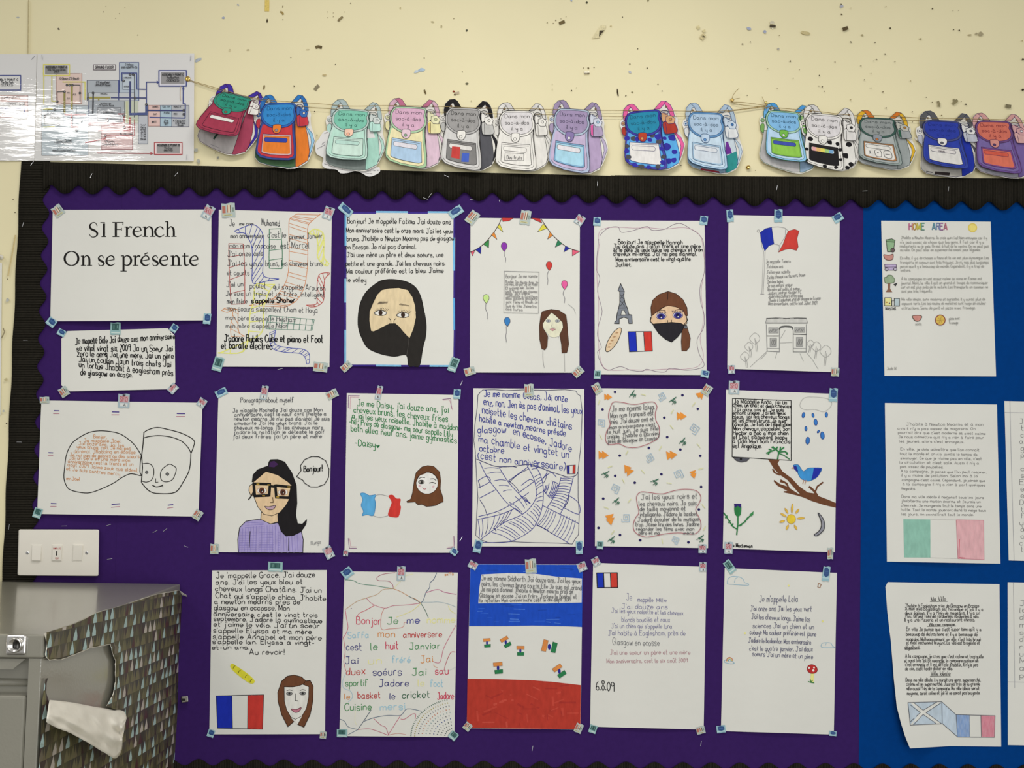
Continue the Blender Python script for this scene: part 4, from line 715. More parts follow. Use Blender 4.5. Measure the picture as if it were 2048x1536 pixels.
lines(k, [(230, 270, 595, 250, 'Je me nomme laiya.', 50), (218, 325, 585, 300, 'Mon nom français est', 46), (220, 375, 585, 348, "Inès. J'ai douze ans et", 42), (210, 420, 598, 390, 'mon anniversaire c’est'.replace('’', "'"), 32), (195, 460, 625, 428, 'le huit juin. Je suis fille', 38), (190, 500, 632, 470, "unique. J'habite à Darnley", 38), (198, 540, 615, 512, 'près de Glasgow en Ecosse', 38),
    (480, 1020, 955, 1010, "J'ai les yeux noirs et", 48), (462, 1075, 950, 1068, 'les cheveux noirs. Je suis', 42), (470, 1120, 858, 1112, 'de taille moyenne et', 38), (472, 1165, 955, 1158, "intelligente. J'adore le basket", 38), (450, 1210, 972, 1202, "J'adore écouter de la musique", 38), (432, 1250, 975, 1245, "trop. J'aime lire des livres. J'adore", 36), (438, 1285, 930, 1285, 'regarder les films avec mon', 30), (460, 1318, 638, 1318, 'père et ma', 30), (840, 1320, 935, 1316, 'mère.', 28)], 40, '5e5e60', 1.15)
s.done(k, 'handwriting'); s.tapes((102, 72, 68, 88, -28, 'o'), (1040, 85, 72, 88, 35, 'o'), (128, 1410, 55, 68, 5, 'g'), (1002, 1440, 68, 75, 3, 'r'))
# ---- Anna
s = Sheet('student_poster', 'poster with blue bird on brown branch, raindrops, thistle, sun and moon', 'poster', (1430, 750, 4.151), '92,122 1018,158 995,1472 65,1440')
k = s.ink(); k.line('145,195 632,213 633,710 142,680', '1c1a1a', 1.5, closed=True)
lines(k, [(158, 235, 595, 245, "Je M'appelle Anna, j'ai un", 40), (150, 262, 630, 275, 'chien, un chat et deux chevaux'), (155, 300, 572, 305, "J'ai onze ans et Je suis"), (150, 328, 585, 330, "enfant unique. J'ai les yeux"), (150, 360, 615, 362, "bleus, j'ai les cheveux longs"), (152, 392, 585, 395, 'et les chiver bruns. Je suis'), (150, 425, 628, 425, "bavarde, Je fais de l'équitation"), (152, 460, 620, 462, "Mon chevaux s'appelent Son"), (152, 497, 608, 498, 'Hector a Bob a mon chien'), (152, 530, 595, 532, "et Chat s'appelent poppy"), (150, 565, 625, 568, 'a Odin Mon nom Francais'), (150, 605, 385, 608, 'est Angelique.', 42), (100, 1425, 310, 1435, 'Anna MacLennan', 30)], 34, '1c1b1c', 1.55)
s.done(k, 'handwriting'); k = s.ink()
k.poly('440,700 490,703 540,700 520,735 560,800 640,860 700,925 770,975 840,985 860,1005 940,1035 1003,1062 1003,1102 900,1078 800,1045 730,1015 660,940 600,870 540,830 490,780 460,730', '6b432c'); k.poly('490,870 540,905 600,925 580,900 540,890 545,865 600,895 620,940 690,985 740,1000 740,1018 680,1000 620,985 570,975 572,965 600,962 520,920 488,885', '6b432c')
k.line('478,780 495,810 540,830', '6b432c', 3.4); k.line('780,925 820,960 850,1002', '6b432c', 4.4); k.line('898,890 850,925 830,975', '6b432c', 3.2)
s.done(k, 'branch_drawing'); k = s.ink()
k.po('650,750 690,745 710,770 735,800 770,775 820,770 885,775 870,815 845,850 800,875 760,880 715,860 690,820 680,790', '3f8fcc', '2a5a96', .9, True); k.poly('820,772 885,775 870,815 845,850 800,872 810,830', '2330a0'); k.poly('652,755 675,752 690,800 680,805 652,775', '26308c'); k.poly('652,758 632,778 655,780', 'c09a7a'); k.line('740,870 728,905', 'b08a70', 1.4); k.line('758,872 745,908', 'b08a70', 1.4)
s.done(k, 'bird_drawing')
for x, y, r, a in ((734, 333, 22, .2), (814, 335, 17, -.2), (925, 330, 20, 0), (836, 392, 26, -.1), (755, 446, 18, 0), (858, 470, 13, .6), (892, 502, 30, -.1), (770, 545, 30, .1)):
    k = s.ink(); k.circ(x, y, r * .52, '3a78c0', r, '1f3f86', 1.1, ang=a); s.done(k, 'raindrop_drawing')
k = s.ink(); k.line('740,190 830,182 930,195 970,230 950,275 900,305 830,285 740,285 705,250', 'b5b4b0', .8, smooth=True, closed=True)
k.po('150,683 290,688 265,715 215,724 175,710', '55555c', BK, .9); k.circ(215, 698, 10, '16161a'); s.done(k, 'cloud_outline'); k = s.ink(); gr = '2f7a44'
k.line('190,1160 190,1240 180,1328', gr, 2.6); k.poly('165,1080 215,1080 215,1150 200,1172 180,1172 162,1140', gr, True); k.poly('158,1068 218,1068 214,1105 188,1085 164,1105', '33246e'); k.line('72,1142 110,1200 150,1260 185,1280', gr, 2.4); k.line('195,1255 240,1225 290,1170', gr, 2.4); k.poly('285,1160 320,1130 318,1160 298,1175', '3f8a50')
for x, y in ((95, 1180), (120, 1220), (145, 1245), (220, 1245), (250, 1220), (270, 1190)): k.line([(x - 12, y + 6), (x, y), (x + 6, y - 14)], gr, 2.4)
s.done(k, 'thistle_drawing'); k = s.ink(); k.line('520,700 530,640 500,610 470,600', gr, 2.8); k.line('620,700 570,665 530,650', gr, 2); 
for q in ('525,640 560,610 575,600', '500,620 450,640 425,650', '530,640 580,635 605,650', '490,610 480,592', '540,625 545,595', '470,625 445,615', '590,640 600,660', '510,615 520,595', '455,640 440,660'): k.line(q, gr, 2.6)
s.done(k, 'leaf_drawing'); k = s.ink(); k.circ(633, 1196, 36, 'e2c43a', 38, 'c09a34', 1)
for a, r0, r1 in ((-85, 48, 128), (-52, 60, 105), (-5, 48, 112), (62, 55, 100), (115, 52, 98), (165, 55, 102), (208, 45, 100), (240, 55, 105)):
    c_, d = math.cos(R(a)), math.sin(R(a)); m1 = (r0 + r1) / 2; k.po([(633 + c_ * r0, 1196 + d * r0), (633 + c_ * m1 - d * 8, 1196 + d * m1 + c_ * 8), (633 + c_ * r1, 1196 + d * r1), (633 + c_ * m1 + d * 8, 1196 + d * m1 - c_ * 8)], 'e0b848', 'c0953a', .7, True)
s.done(k, 'sun_drawing'); k = s.ink(); k.po('855,1145 890,1180 910,1230 905,1280 870,1320 840,1335 825,1325 860,1300 882,1260 880,1210', '8e8e96', '26262a', 1.4, True); s.done(k, 'moon_drawing')
s.tapes((157, 102, 88, 110, 3, 'r'), (982, 165, 68, 110, 5, 'b'), (112, 1435, 68, 98, 3, 'r'), (957, 1482, 48, 95, 3, 'o'))
# ---- Grace
s = Sheet('student_poster', 'poster in neat black print with flag, baguette and smiling woman', 'poster', (400, 1110, 4.041), '98,125 1025,122 1010,1448 75,1450')
k = s.ink()
lines(k, [(132, 188, 928, 178, "Je 'mappelle Grace. J'ai douze", 46), (130, 240, 828, 235, "ans. J'ai les yeux bleu et"), (125, 290, 980, 305, "cheveux longs Chatâins. J'ai un", 44), (128, 345, 1015, 370, "Chat qui s'appelle chico, J'habite"), (118, 395, 808, 398, 'a newton mearns pres de'), (115, 445, 722, 448, 'glasgow en eccosse. Mon'), (112, 495, 948, 502, "anniversaire c'est le vingt trois", 38), (112, 532, 985, 550, "septembre. J'adore la gymnastique", 38), (112, 578, 965, 590, "et j'aime le vélo. J'ai un soeur", 40), (108, 628, 900, 638, "s'appelle Elyssa et ma mère"), (105, 678, 980, 688, "s'appelle Annabel et mon père"), (103, 718, 922, 725, "s'appelle Ian. Elyssa a vingt-", 36), (98, 762, 395, 762, 'et-un ans.', 34), (400, 805, 680, 805, 'Au revoir!', 44)], 42, '1e1d1f', 1.55, jit=.04)
s.done(k, 'handwriting'); k = s.ink(); flag(k, '130,1138 515,1130 505,1408 142,1400', ('1a2ea8', None, 'c23a32')); s.done(k, 'flag_drawing'); k = s.ink()
k.poly('262,878 300,900 380,955 435,1005 440,1030 415,1040 370,1018 300,965 250,915 246,890', 'd6cf3a', True)
for x, y in ((275, 907), (318, 942), (372, 980), (412, 1015)): k.line([(x - 8, y + 12), (x - 2, y - 4), (x + 10, y - 12)], '55501e', 1.2)
s.done(k, 'baguette_drawing'); k = s.ink()
k.po('760,970 820,985 855,1018 890,1015 915,1060 912,1180 890,1290 840,1392 790,1370 825,1300 770,1328 735,1310 760,1345 710,1388 660,1290 630,1180 628,1110 660,1020 705,980', '6b432c', '241812', 1.3); k.poly('680,1065 760,1065 830,1045 880,1065 878,1150 860,1240 825,1300 772,1328 735,1312 700,1250 682,1180', 'dddbd3')
k.line('680,1065 760,1065 830,1045 850,1022', '241812', 1.1, smooth=True); k.line('830,1045 880,1065 878,1150 860,1240 825,1300 772,1328 735,1312 700,1250 682,1180 680,1065', '241812', 1.1); k.poly('760,1345 735,1315 772,1330 825,1302 790,1368', 'dddbd3')
for x, y in ((722, 1120), (830, 1118)): k.circ(x, y, 24, '8e8e8c', 13, BK, 1); k.circ(x, y, 9, '2a2a2a'); k.line([(x - 22, y - 22), (x, y - 30), (x + 24, y - 24)], BK, 1.2, smooth=True)
k.line('775,1118 770,1175 795,1180', BK, 1.3); k.po('738,1245 780,1248 818,1232 800,1265 765,1272', 'c07a8a', '5a2a34', 1.2, True); s.done(k, 'smiling_portrait')
s.tapes((608, 95, 118, 78, 3, 'g'), (88, 1442, 55, 62, 20, 'b'), (995, 1455, 52, 58, 8, 'o'))
# ---- Saffa
s = Sheet('student_poster', 'poster in rainbow coloured words with thin branching lines and dotted fan corner', 'poster', (670, 1120, 4.151), '80,95 1020,105 990,1470 35,1462')
k = s.ink()
for q, c in [('82,165 150,170 210,198 320,212 400,225 485,238', '5a8a74'), ('500,105 400,118 350,145 360,170 440,175 475,200 485,238', 'a86a78'), ('485,238 540,180 580,135 650,115', 'e0deb0'), ('845,105 820,160 790,190 785,230 755,270 735,330 712,358', '4e5f7a'), ('485,238 550,265 620,305 670,325 712,358', 'c08a60'), ('610,300 660,325 712,358', '4a6a74'),
             ('755,272 850,245 910,268 1010,285', 'b8608a'), ('712,350 800,350 860,348 940,365 1005,390', 'aab8bc'), ('485,238 400,245 350,285 260,315 180,345 85,412', 'c0a080'), ('260,315 310,365 410,400 480,380 560,375 620,370 712,358', 'c07888'), ('330,375 250,420 205,440 180,470', 'c86470'), ('410,400 385,460 385,570 450,572 560,558 575,520 600,520', 'c88a80'),
             ('712,360 650,415 600,440 510,475', 'e0d890'), ('712,358 750,420 775,480', '4a6a5a'), ('85,412 95,480 108,560 85,620 68,640', 'c86a80'), ('68,640 85,760 72,840 85,900 90,920', 'c06a70'), ('90,940 65,1000 70,1060 130,1090 145,1140 110,1180', 'aac4d0'), ('1005,540 950,640 900,740 870,850 810,840', 'c06a80'), ('1000,765 960,770 920,860 905,920', 'b85a68'),
             ('940,380 960,420 1000,445', 'e0d890'), ('40,1320 80,1340 110,1385 190,1408', '6a7a8a'), ('190,1408 240,1335 300,1245', '4a5a6a'), ('240,1340 320,1310 440,1290 545,1290 600,1235 720,1255', '5a6a80'), ('110,1450 190,1408', '6a7a8a'), ('190,1408 280,1402 350,1420 440,1455', 'b86a7a'), ('440,1455 500,1360 545,1290', 'c06a80'), ('320,1315 380,1370 420,1390 445,1455', 'b86a7a'),
             ('545,1320 580,1320 640,1280 670,1280 665,1320', 'c07080'), ('440,1455 520,1440 590,1450', 'c89a90'), ('170,1250 165,1330 180,1370', 'e4e2c0'), ('815,870 830,885 850,895', 'd09a80'), ('905,920 950,915 1000,890', 'c8ccc8'), ('130,405 140,400', '8a6a80')]: k.line(q, c, 1.15, smooth=True)
s.done(k, 'branching_lines'); k = s.ink(); cl = ['3a3f58', 'b84a48', '8aa0a0', 'a89a50', '3a4f8a', 'c07050', '4a6a5a', '55555c']
for ring in range(11):
    r = 60 + ring * 31
    for a in range(92, 178, max(3, 13 - ring)):
        aa = a * .9 - 0 + 98; x, y = 1005 + r * math.cos(R(aa + 2)), 1475 + r * math.sin(R(aa + 2)) * .85
        if x < 985 and y < 1462: k.line([(x, y), (x + 10 * math.cos(R(aa + 0)), y + 10 * math.sin(R(aa)))], cl[(ring * 3) % 8] if ring > 3 else '3f4a4a', 1.4)
s.done(k, 'dotted_fan'); k = s.ink(); w5 = 1.5
rd, og, yl, gn, bl, cy, nv, pk = 'b8403e', 'd08a4a', 'e3de98', '4a8a55', '35407a', '9cc4d4', '3a3a78', 'c8405a'
for x0, y0, x1, y1, t_, sz, c in [(178, 530, 380, 535, 'Bonjor', 66, pk), (435, 535, 520, 530, 'Je', 60, gn), (598, 528, 700, 525, 'me', 60, '3a3a8a'), (765, 525, 995, 520, 'nomme', 60, yl), (108, 650, 280, 645, 'Saffa', 52, cy), (358, 640, 495, 640, 'mon', 62, og), (568, 645, 885, 640, 'anniversere', 56, rd), (95, 748, 220, 752, 'cest', 60, nv), (298, 750, 350, 745, 'le', 60, gn),
    (422, 740, 525, 740, 'huit', 66, pk), (620, 745, 872, 735, 'Janviar', 56, gn), (85, 862, 190, 862, 'Jai', 52, nv), (280, 862, 385, 858, 'un', 62, yl), (475, 855, 625, 850, 'fréré', 56, cy), (712, 855, 810, 848, 'Jai', 56, og), (95, 955, 250, 950, 'duex', 62, rd), (315, 960, 552, 955, 'soéurs', 62, nv), (640, 960, 755, 955, 'Jai', 58, gn), (832, 950, 940, 945, 'sau', 58, pk),
    (88, 1048, 270, 1045, 'sportif', 56, gn), (365, 1050, 610, 1045, 'Jadore', 58, nv), (690, 1050, 738, 1048, 'le', 54, yl), (792, 1052, 895, 1050, 'foot', 56, cy), (80, 1155, 122, 1155, 'le', 48, og), (190, 1150, 375, 1145, 'basket', 58, rd), (455, 1155, 497, 1155, 'le', 54, nv), (560, 1150, 785, 1140, 'cricket', 60, '1f5a3a'), (850, 1158, 985, 1155, 'Jadore', 60, pk), (80, 1250, 300, 1245, 'Cuisine', 62, gn), (375, 1245, 580, 1240, 'mersi', 62, cy), (912, 130, 985, 128, 'saffa', 24, og)]: k.text(x0, y0, x1, y1, sz, t_, c, 1.7 if sz > 30 else 1.1)
s.done(k, 'handwriting'); s.tapes((102, 108, 88, 78, -35, 'b'), (548, 112, 68, 118, 3, 'r'), (58, 1438, 88, 66, 2, 'g'), (982, 1458, 68, 68, 40, 'g'))
# ---- Siddharth
s = Sheet('student_poster', 'poster coloured in blue, white and red bands with small orange green flags', 'poster', (920, 1110, 4.151), '85,75 1020,80 1000,1450 55,1438')
k = s.ink(); k.poly('86,77 1019,82 1013,598 900,592 600,586 400,590 75,590', '1a4ab8'); k.poly('62,1028 300,1030 600,1040 760,1052 1003,1080 999,1448 56,1436', 'b2392c')
rn = random.Random(8)
for i in range(46):
    x, y = rn.uniform(95, 930), rn.uniform(95, 570); l = rn.uniform(30, 110)
    if x > 120: k.line([(x, y), (min(1005, x + l), y + rn.uniform(-4, 6))], rn.choice(['2f5fc8', '1640a0', '4a78d0', '1640a0']), rn.uniform(.8, 1.8))
for i in range(34):
    x, y = rn.uniform(80, 900), rn.uniform(1090, 1400); a = rn.choice([-.6, .7, 1.5, 0]); l = rn.uniform(40, 150); k.line([(x, y), (min(985, x + l * math.cos(a)), max(1075, min(1430, y + l * math.sin(a) * .6)))], rn.choice(['c04a3c', 'a5322a', 'a5322a', 'bd4436']), rn.uniform(1.2, 5))
s.done(k, 'blue_and_red_bands'); k = s.ink(); k.poly('178,162 400,150 620,155 800,180 1012,195 1010,395 700,402 400,398 152,402 160,280', 'd6d5cf'); s.done(k, 'text_panel')
for x, y, a, z in ((224, 730, -3, 30), (380, 724, -28, 34), (501, 795, 2, 32), (742, 762, -75, 48), (316, 938, -4, 38), (825, 965, -33, 40)):
    k = s.ink(); ca, sa = math.cos(R(a)), math.sin(R(a)); q = lambda P: [(x + (u * ca - v * sa) * z, y + (u * sa + v * ca) * z) for u, v in P]
    k.po(q([(-1, -1.2), (.98, -1.25), (1, -.45), (-.95, -.38)]), 'd98a48', '8a6038', .5); k.po(q([(-.8, .45), (1, .38), (.95, 1.2), (-.75, 1.25)]), '2a7a4a', '1f5a3a', .5); k.circ(x, y, z * .28, '2a2a8a', z * .5); s.done(k, 'small_flag_drawing')
k = s.ink(.0005); lines(k, [(180, 208, 998, 235, "Je me nomme Siddharth J'ai douze ans, J'ai les yeux", 42), (182, 255, 1008, 292, 'noirs, les cheveux bruns courts. Elle Je suis est grand', 40), (175, 300, 935, 322, "Je nai pas d'animal J'habite à Newton mearns pres de", 38), (165, 352, 968, 362, "Glasgow en ecosse J'ai un frère, J'adore le basket et", 38), (165, 392, 918, 382, 'la natation Mon anniversaire cest le dix-sept Juin', 34)], 36, '6e6e6e', 1.15); s.done(k, 'handwriting')
s.tapes((107, 84, 75, 62, 30, 'r'), (587, 92, 92, 118, -3, 'o'), (1012, 98, 75, 75, -20, 'r'), (62, 1425, 62, 65, 40, 'o'), (985, 1438, 62, 78, 25, 'o'))
# ---- Millie
s = Sheet('student_poster', 'mostly blank poster with small flag top left and 6.8.09 written at left', 'poster', (1170, 1110, 4.151), '68,65 1008,98 985,1450 42,1425')
k = s.ink(); flag(k, '97,150 268,148 272,270 102,272', ('1c35b0', None, 'cc4034'), '1e1e22', 1.8); s.done(k, 'flag_drawing'); k = s.ink()
lines(k, [(345, 372, 388, 378, 'Je', 56), (438, 388, 565, 390, 'mappelle', 40), (595, 390, 675, 390, 'Millie', 30), (305, 445, 685, 450, "J'ai douze ans", 42), (222, 478, 815, 500, "J'ai les yeux noisette et les cheveux", 38), (305, 555, 705, 555, 'blonds bouclés et raux', 40), (220, 605, 722, 610, "J'ai un chien qui s'appelle luna", 38), (192, 668, 832, 668, "J'ai habite à Eaglesham, près de", 44)], 40, '77759a', 1.0)
lines(k, [(230, 745, 618, 755, 'Glasgow en ecosse', 52)], 40, '6a6a6e', 1.0); lines(k, [(208, 828, 872, 825, "J'ai une soeur un père et une mère", 38), (180, 898, 850, 890, 'Mon anniversaire, cest le six août 2009', 36)], 40, 'b0838a', 1.0); k.text(93, 1118, 242, 1132, 75, '6.8.09', '1c1c1e', 1.7)
s.done(k, 'handwriting'); s.tapes((90, 55, 62, 70, -25, 'r'), (978, 98, 58, 78, 3, 'r'), (65, 1445, 62, 68, 20, 'g'), (960, 1455, 72, 62, -12, 'o'))
# ---- Lala
s = Sheet('student_poster', 'poster with tiny red toadstool, small clouds and faint pen writing', 'poster', (1430, 1110, 4.041), '78,105 985,145 960,1452 48,1423')
k = s.ink()
for q in ('100,225 105,195 130,175 165,172 205,180 230,200 240,222 268,232 262,245 150,238 105,235', '860,745 865,715 900,708 935,712 950,735 968,748 900,750'): k.line(q, '9ab8c6', 1.3, smooth=True, closed=True)
k.line('155,225 165,190 185,180', '9ab8c6', 1); k.line('890,735 900,712', '9ab8c6', 1); s.done(k, 'cloud_drawings'); k = s.ink()
for r, c in ((26, 'c0603a'), (19, 'd9c04a'), (12, '6a9ab8')): k.line([(118 + r * math.cos(a), 858 - r * math.sin(a) * 1.2) for a in [i * math.pi / 8 for i in range(9)]], c, 1.2)
k.line('75,865 85,848 105,850 118,862 140,860 155,875 120,878', '8ab0c4', 1.2, smooth=True, closed=True); s.done(k, 'rainbow_drawing'); k = s.ink()
k.poly('775,955 800,955 798,1030 772,1022', 'e0dc8a'); k.po('745,920 755,895 785,886 815,900 827,925 818,948 785,958 755,945', 'b83030', '7a2222', 1, True)
for x, y, r in ((760, 912, 8), (800, 910, 7), (795, 933, 9)): k.circ(x, y, r, 'e6e2da')
for q in ('752,1022 775,1030 770,1005', '775,1030 790,1010', '775,1030 802,1034'): k.line(q, '3a7a3a', 1.8)
s.done(k, 'toadstool_drawing'); k = s.ink(); k.line('838,228 858,238 848,265 830,258', 'a07a60', 1.5, closed=True)
for x, y in ((595, 248), (243, 632), (870, 536)): k.circ(x, y, 8, 'e4de8a')
lines(k, [(358, 378, 670, 380, "Je m'appelle Lala", 50), (285, 450, 780, 455, "J'ai onze ans J'ai les yeux vert", 42), (295, 515, 768, 540, "J'ai les cheveux longs. J'aime les", 42), (305, 588, 798, 598, "sciences J'ai un chien et un"), (282, 640, 815, 655, 'cobaye Ma couleur préférée est jaune'), (270, 705, 775, 725, "J'adore le badminton Mon anniversaire"), (278, 772, 788, 780, "c'est le quatre janvier. J'ai deux"), (302, 815, 790, 840, "soeurs J'ai un mère et un père")], 40, '5f5f78', 1.05, slant=.1)
s.done(k, 'handwriting'); s.tapes((118, 95, 62, 110, -35, 'g'), (898, 152, 58, 118, 8, 'b'), (48, 1408, 72, 60, -6, 'b'), (952, 1443, 58, 40, 5, 'b'))
# ---- home area
s = Sheet('student_poster', 'poster titled HOME AREA with small drawings down its left side', 'poster', (1720, 400, 4.152), '176,172 1085,180 1130,1465 203,1460', lift=.003)
k = s.ink()
for i, (ch, x, c) in enumerate(zip('HOMEAREA', (408, 440, 475, 510, 600, 635, 665, 697), ('b86a8a', 'c8a050', 'b8b050', '6aa088', '5a8a98', '7a8ab0', 'a87aa8', 'b87080'))): k.text(x, 248, x + 26, 248, 54, ch, c, 3.0, jit=0); k.text(x, 250, x + 26, 250, 58, ch, '6a5a68', .9, jit=0)
s.done(k, 'coloured_heading'); k = s.ink(); k.circ(935, 230, 34, 'e4d47a', 34, 'd9c25e', 2); s.done(k, 'sun_drawing'); k = s.ink()
k.po('218,345 288,345 278,430 228,430', '8fb088', BK, 1.1); k.po('215,330 265,322 292,335 285,350 218,345', '7a9a74', BK, 1.1); k.circ(272, 416, 17, '6a5a5a', out=BK); s.done(k, 'bin_drawing'); k = s.ink()
k.po('197,455 240,460 275,450 268,495 215,495', 'c08a80', '5a3a34', 1.1, True); k.po('205,535 300,535 305,582 210,582', 'b8a8c8', '5a4a60', 1.2); k.circ(220, 575, 13, 'b8b0c0', out=BK); k.circ(293, 574, 13, 'b8b0c0', out=BK); k.line('205,558 300,556', '5a4a60', 1); s.done(k, 'car_drawing'); k = s.ink()
k.poly('232,690 252,690 250,735 268,765 215,765 232,735', '8a6450'); k.po('205,670 202,645 222,640 230,625 262,625 275,640 288,660 280,685 240,692 212,688', '94a888', '5a6a50', 1.1, True); k.po('280,700 308,690 295,715', '44444a', BK, .8); s.done(k, 'tree_drawing'); k = s.ink()
k.po('205,812 262,812 262,878 205,878', 'e0dc98', BK, 1.2); k.po('285,818 328,818 328,880 285,880', 'b4c4c8', BK, 1.2); k.po('264,838 285,838 285,880 264,880', 'c9c8c0', BK, 1); k.circ(222, 850, 6, 'b8863c'); k.circ(245, 858, 6, '5a4a70')
k.text(212, 912, 298, 912, 20, 'MAISONS', '5a5a5a', 1); s.done(k, 'house_drawing'); k = s.ink(); k.po('438,962 510,962 500,995 475,1008 450,995', 'c88a80', '4a4a3a', 1.2, True); k.circ(667, 997, 40, 'd9b85a', 42, '8a4a40', 1.8)
for i in range(6): k.line([(667, 997), (667 + 32 * math.cos(i), 997 + 32 * math.sin(i))], 'b08a40', .8)
s.done(k, 'food_drawings'); k = s.ink()
lines(k, [(342, 322, 1055, 325, "J'habite a Newton Mearns. Je crois que c'est bien ennuyeux car il y"), (335, 360, 1030, 360, "n'a pas assez de chose que les gens. Il fait car il y a"), (333, 393, 1068, 393, "restaurants ou je vais. On est à huit de la centre. On ne peut pas"), (335, 425, 998, 423, 'au ville. On peut aller en supermarché avant pour légumes'),
    (335, 492, 1070, 490, "En ville, il y a de choses à faire et la vie est plus dynamique. Les"), (335, 528, 1068, 528, "transports en commun sont très fréquent. Je n'y vais plus longtemps"), (335, 562, 1030, 560, 'parce que il y a beaucoup de monde. Cependant, il y a trop de'), (338, 595, 420, 592, 'voiture.'),
    (345, 665, 1012, 662, "A la campagne on est assez calme de vivre en forme est"), (342, 700, 1062, 697, "journal. Mais, la ville il est un grand et temps de communiquer"), (343, 733, 1062, 732, 'car on est plus près de la nature. Les transports en commun ne'), (345, 768, 598, 765, 'sont pas très fréquents.'),
    (345, 835, 1040, 835, "Ma ville idéale, sera moderne et agréable. Il y aurait plus de"), (348, 870, 1045, 868, 'espaces verts. Les les routes de monstres sont rouge de couleur'), (348, 908, 958, 905, 'attractions. Sans de pont et pizza avec fromage.'), (460, 1040, 512, 1040, 'soda'), (740, 995, 828, 992, 'pizza avec'), (742, 1030, 815, 1028, 'fromage'), (225, 1410, 300, 1408, 'Jude M')], 24, 'a3a29c', .85)
s.done(k, 'handwriting')
# ---- calm
s = Sheet('student_poster', 'poster of faint pencil writing above a pale green, white and pink flag', 'poster', (1730, 780, 4.151), '165,108 1095,120 1125,1442 182,1425', lift=.006)
k = s.ink()
lines(k, [(345, 295, 980, 298, "J'habite à Newton Mearns et à mon", 26), (272, 330, 915, 332, "avis il n'y a pas assez de magasins. On"), (275, 362, 1000, 372, "pourrait dire que c'est moderne et c'est calme"), (278, 398, 985, 405, "Je nous admettre qu'il n'y a rien à faire pour"), (285, 435, 820, 440, "les jeunes, alors c'est ennuyeux."), (295, 500, 948, 508, "En ville, je dois admettre que l'on connaît"), (290, 538, 932, 545, "tout le monde et on n'a jamais le temps de"), (295, 575, 968, 582, "s'ennuyer. Ce que je n'aime pas en ville, c'est"), (288, 610, 945, 618, "la circulation et c'est sale. Aussi il n'y a"), (293, 645, 650, 650, 'pas assez de poubelles.'),
    (297, 682, 1010, 692, "À la campagne, je pense que l'on peut respirer,"), (302, 718, 935, 725, "il y a moins de pollution. Selon moi à la"), (308, 755, 995, 762, "campagne c'est calme. Cependant, je pense que"), (315, 790, 998, 798, "à la campagne il n'y a rien à part quelques"), (302, 826, 418, 828, 'magasins.'), (303, 895, 985, 903, "Dans ma ville idéale il neigerait tous les jours"), (303, 930, 958, 938, "j'habiterais une maison énorme et j'aurais un"), (300, 967, 965, 975, 'chien noir. Je mangerais tout le temps dans une'), (300, 1003, 1003, 1010, 'hutte. Tout le monde joueront dans la neige tous'), (303, 1040, 900, 1045, 'les jours, on connaîtrait tout le monde.')], 22, '8a8884', .95)
s.done(k, 'handwriting'); k = s.ink(); k.poly('318,1072 542,1074 543,1392 325,1390', C('8dbcaa')); k.poly('758,1078 985,1082 988,1408 772,1400', C('dba9ad', .9)); k.line('758,1078 985,1082 988,1408 772,1400', 'c07f88', 1.2, closed=True); k.line('542,1074 758,1078', 'bcbab4', .8); k.line('543,1392 772,1400', 'bcbab4', .8); k.line('785,1240 780,1390 830,1395', 'c8707c', 1.8); s.done(k, 'flag_drawing')
# ---- Ma Ville, curled corner
def curl(u, v): return .042 * max(0, (v - .25) / .75) ** 2.2 * max(0, 1 - u / .5) ** 1.6
s = Sheet('student_poster', 'poster headed Ma Ville, lower left corner curling off the board, Scottish and French flags', 'poster', (1720, 1140, 3.878), '200,95 1082,110 1095,1370 215,1382', outline='215,94 1082,110 1095,1370 700,1366 388,1384 350,1290 318,1190 285,1060 262,840 240,560 212,330 197,130', curl=curl, lift=.001)
k = s.ink()
lines(k, [(552, 242, 665, 242, 'Ma Ville', 38), (350, 290, 922, 292, "J'habite à Eaglesham près de Glasgow en Ecosse"), (352, 312, 955, 318, 'À mon avis Eaglesham est historique et joli. Il y a'), (352, 345, 928, 345, 'deux églises, Il y a Plein de magasins, Il y a un'), (355, 370, 920, 372, 'Parc. On peut faire des randonnées, randonnées à vélo.'), (348, 400, 890, 398, 'Il y a une Pizzeria et un restaurant chinois.'), (535, 436, 735, 432, 'Ville avec campagne', 24),
    (360, 472, 940, 472, "En ville Je pense que c'est super bien qu'il y a"), (358, 510, 910, 512, 'beaucoup de distractions et il y a beaucoup de'), (358, 550, 935, 552, "magasins. Malheureusement, en ville, c'est très bruyé"), (360, 575, 928, 578, "et c'est vachement bruyant. La ville est bruyante et"), (348, 612, 465, 612, 'dégoûtant.'),
    (352, 680, 955, 685, "À la campagne, je crois que c'est calme et tranquille"), (345, 715, 918, 715, 'et aussi très joli. En revanche, la campagne quelquefois'), (352, 745, 915, 748, "c'est ennuyeux et Il est difficile d'habiter, Il n'y a pas"), (352, 778, 718, 776, "de car, c'est facile d'aller en ville."), (550, 818, 700, 818, 'Ville Idéale', 34),
    (355, 865, 935, 865, "Dans ma ville idéale, Il y aurait une gare, supermarché,"), (360, 897, 930, 895, "cinéma et un supermarché. J'aurais très de la grande"), (362, 932, 925, 930, 'ville aussi Près de la campagne. Ma ville idéale serait'), (365, 968, 930, 965, 'moyenne, serait calme et joli et ne serait pas bruyante.')], 28, '4e4c4a', 1.15)
k.line('543,245 680,244', '55534f', 1); k.line('520,438 745,433', '55534f', 1); k.line('543,823 703,822', '55534f', 1); k.line('348,616 465,612', '55534f', 1); s.done(k, 'handwriting'); k = s.ink()
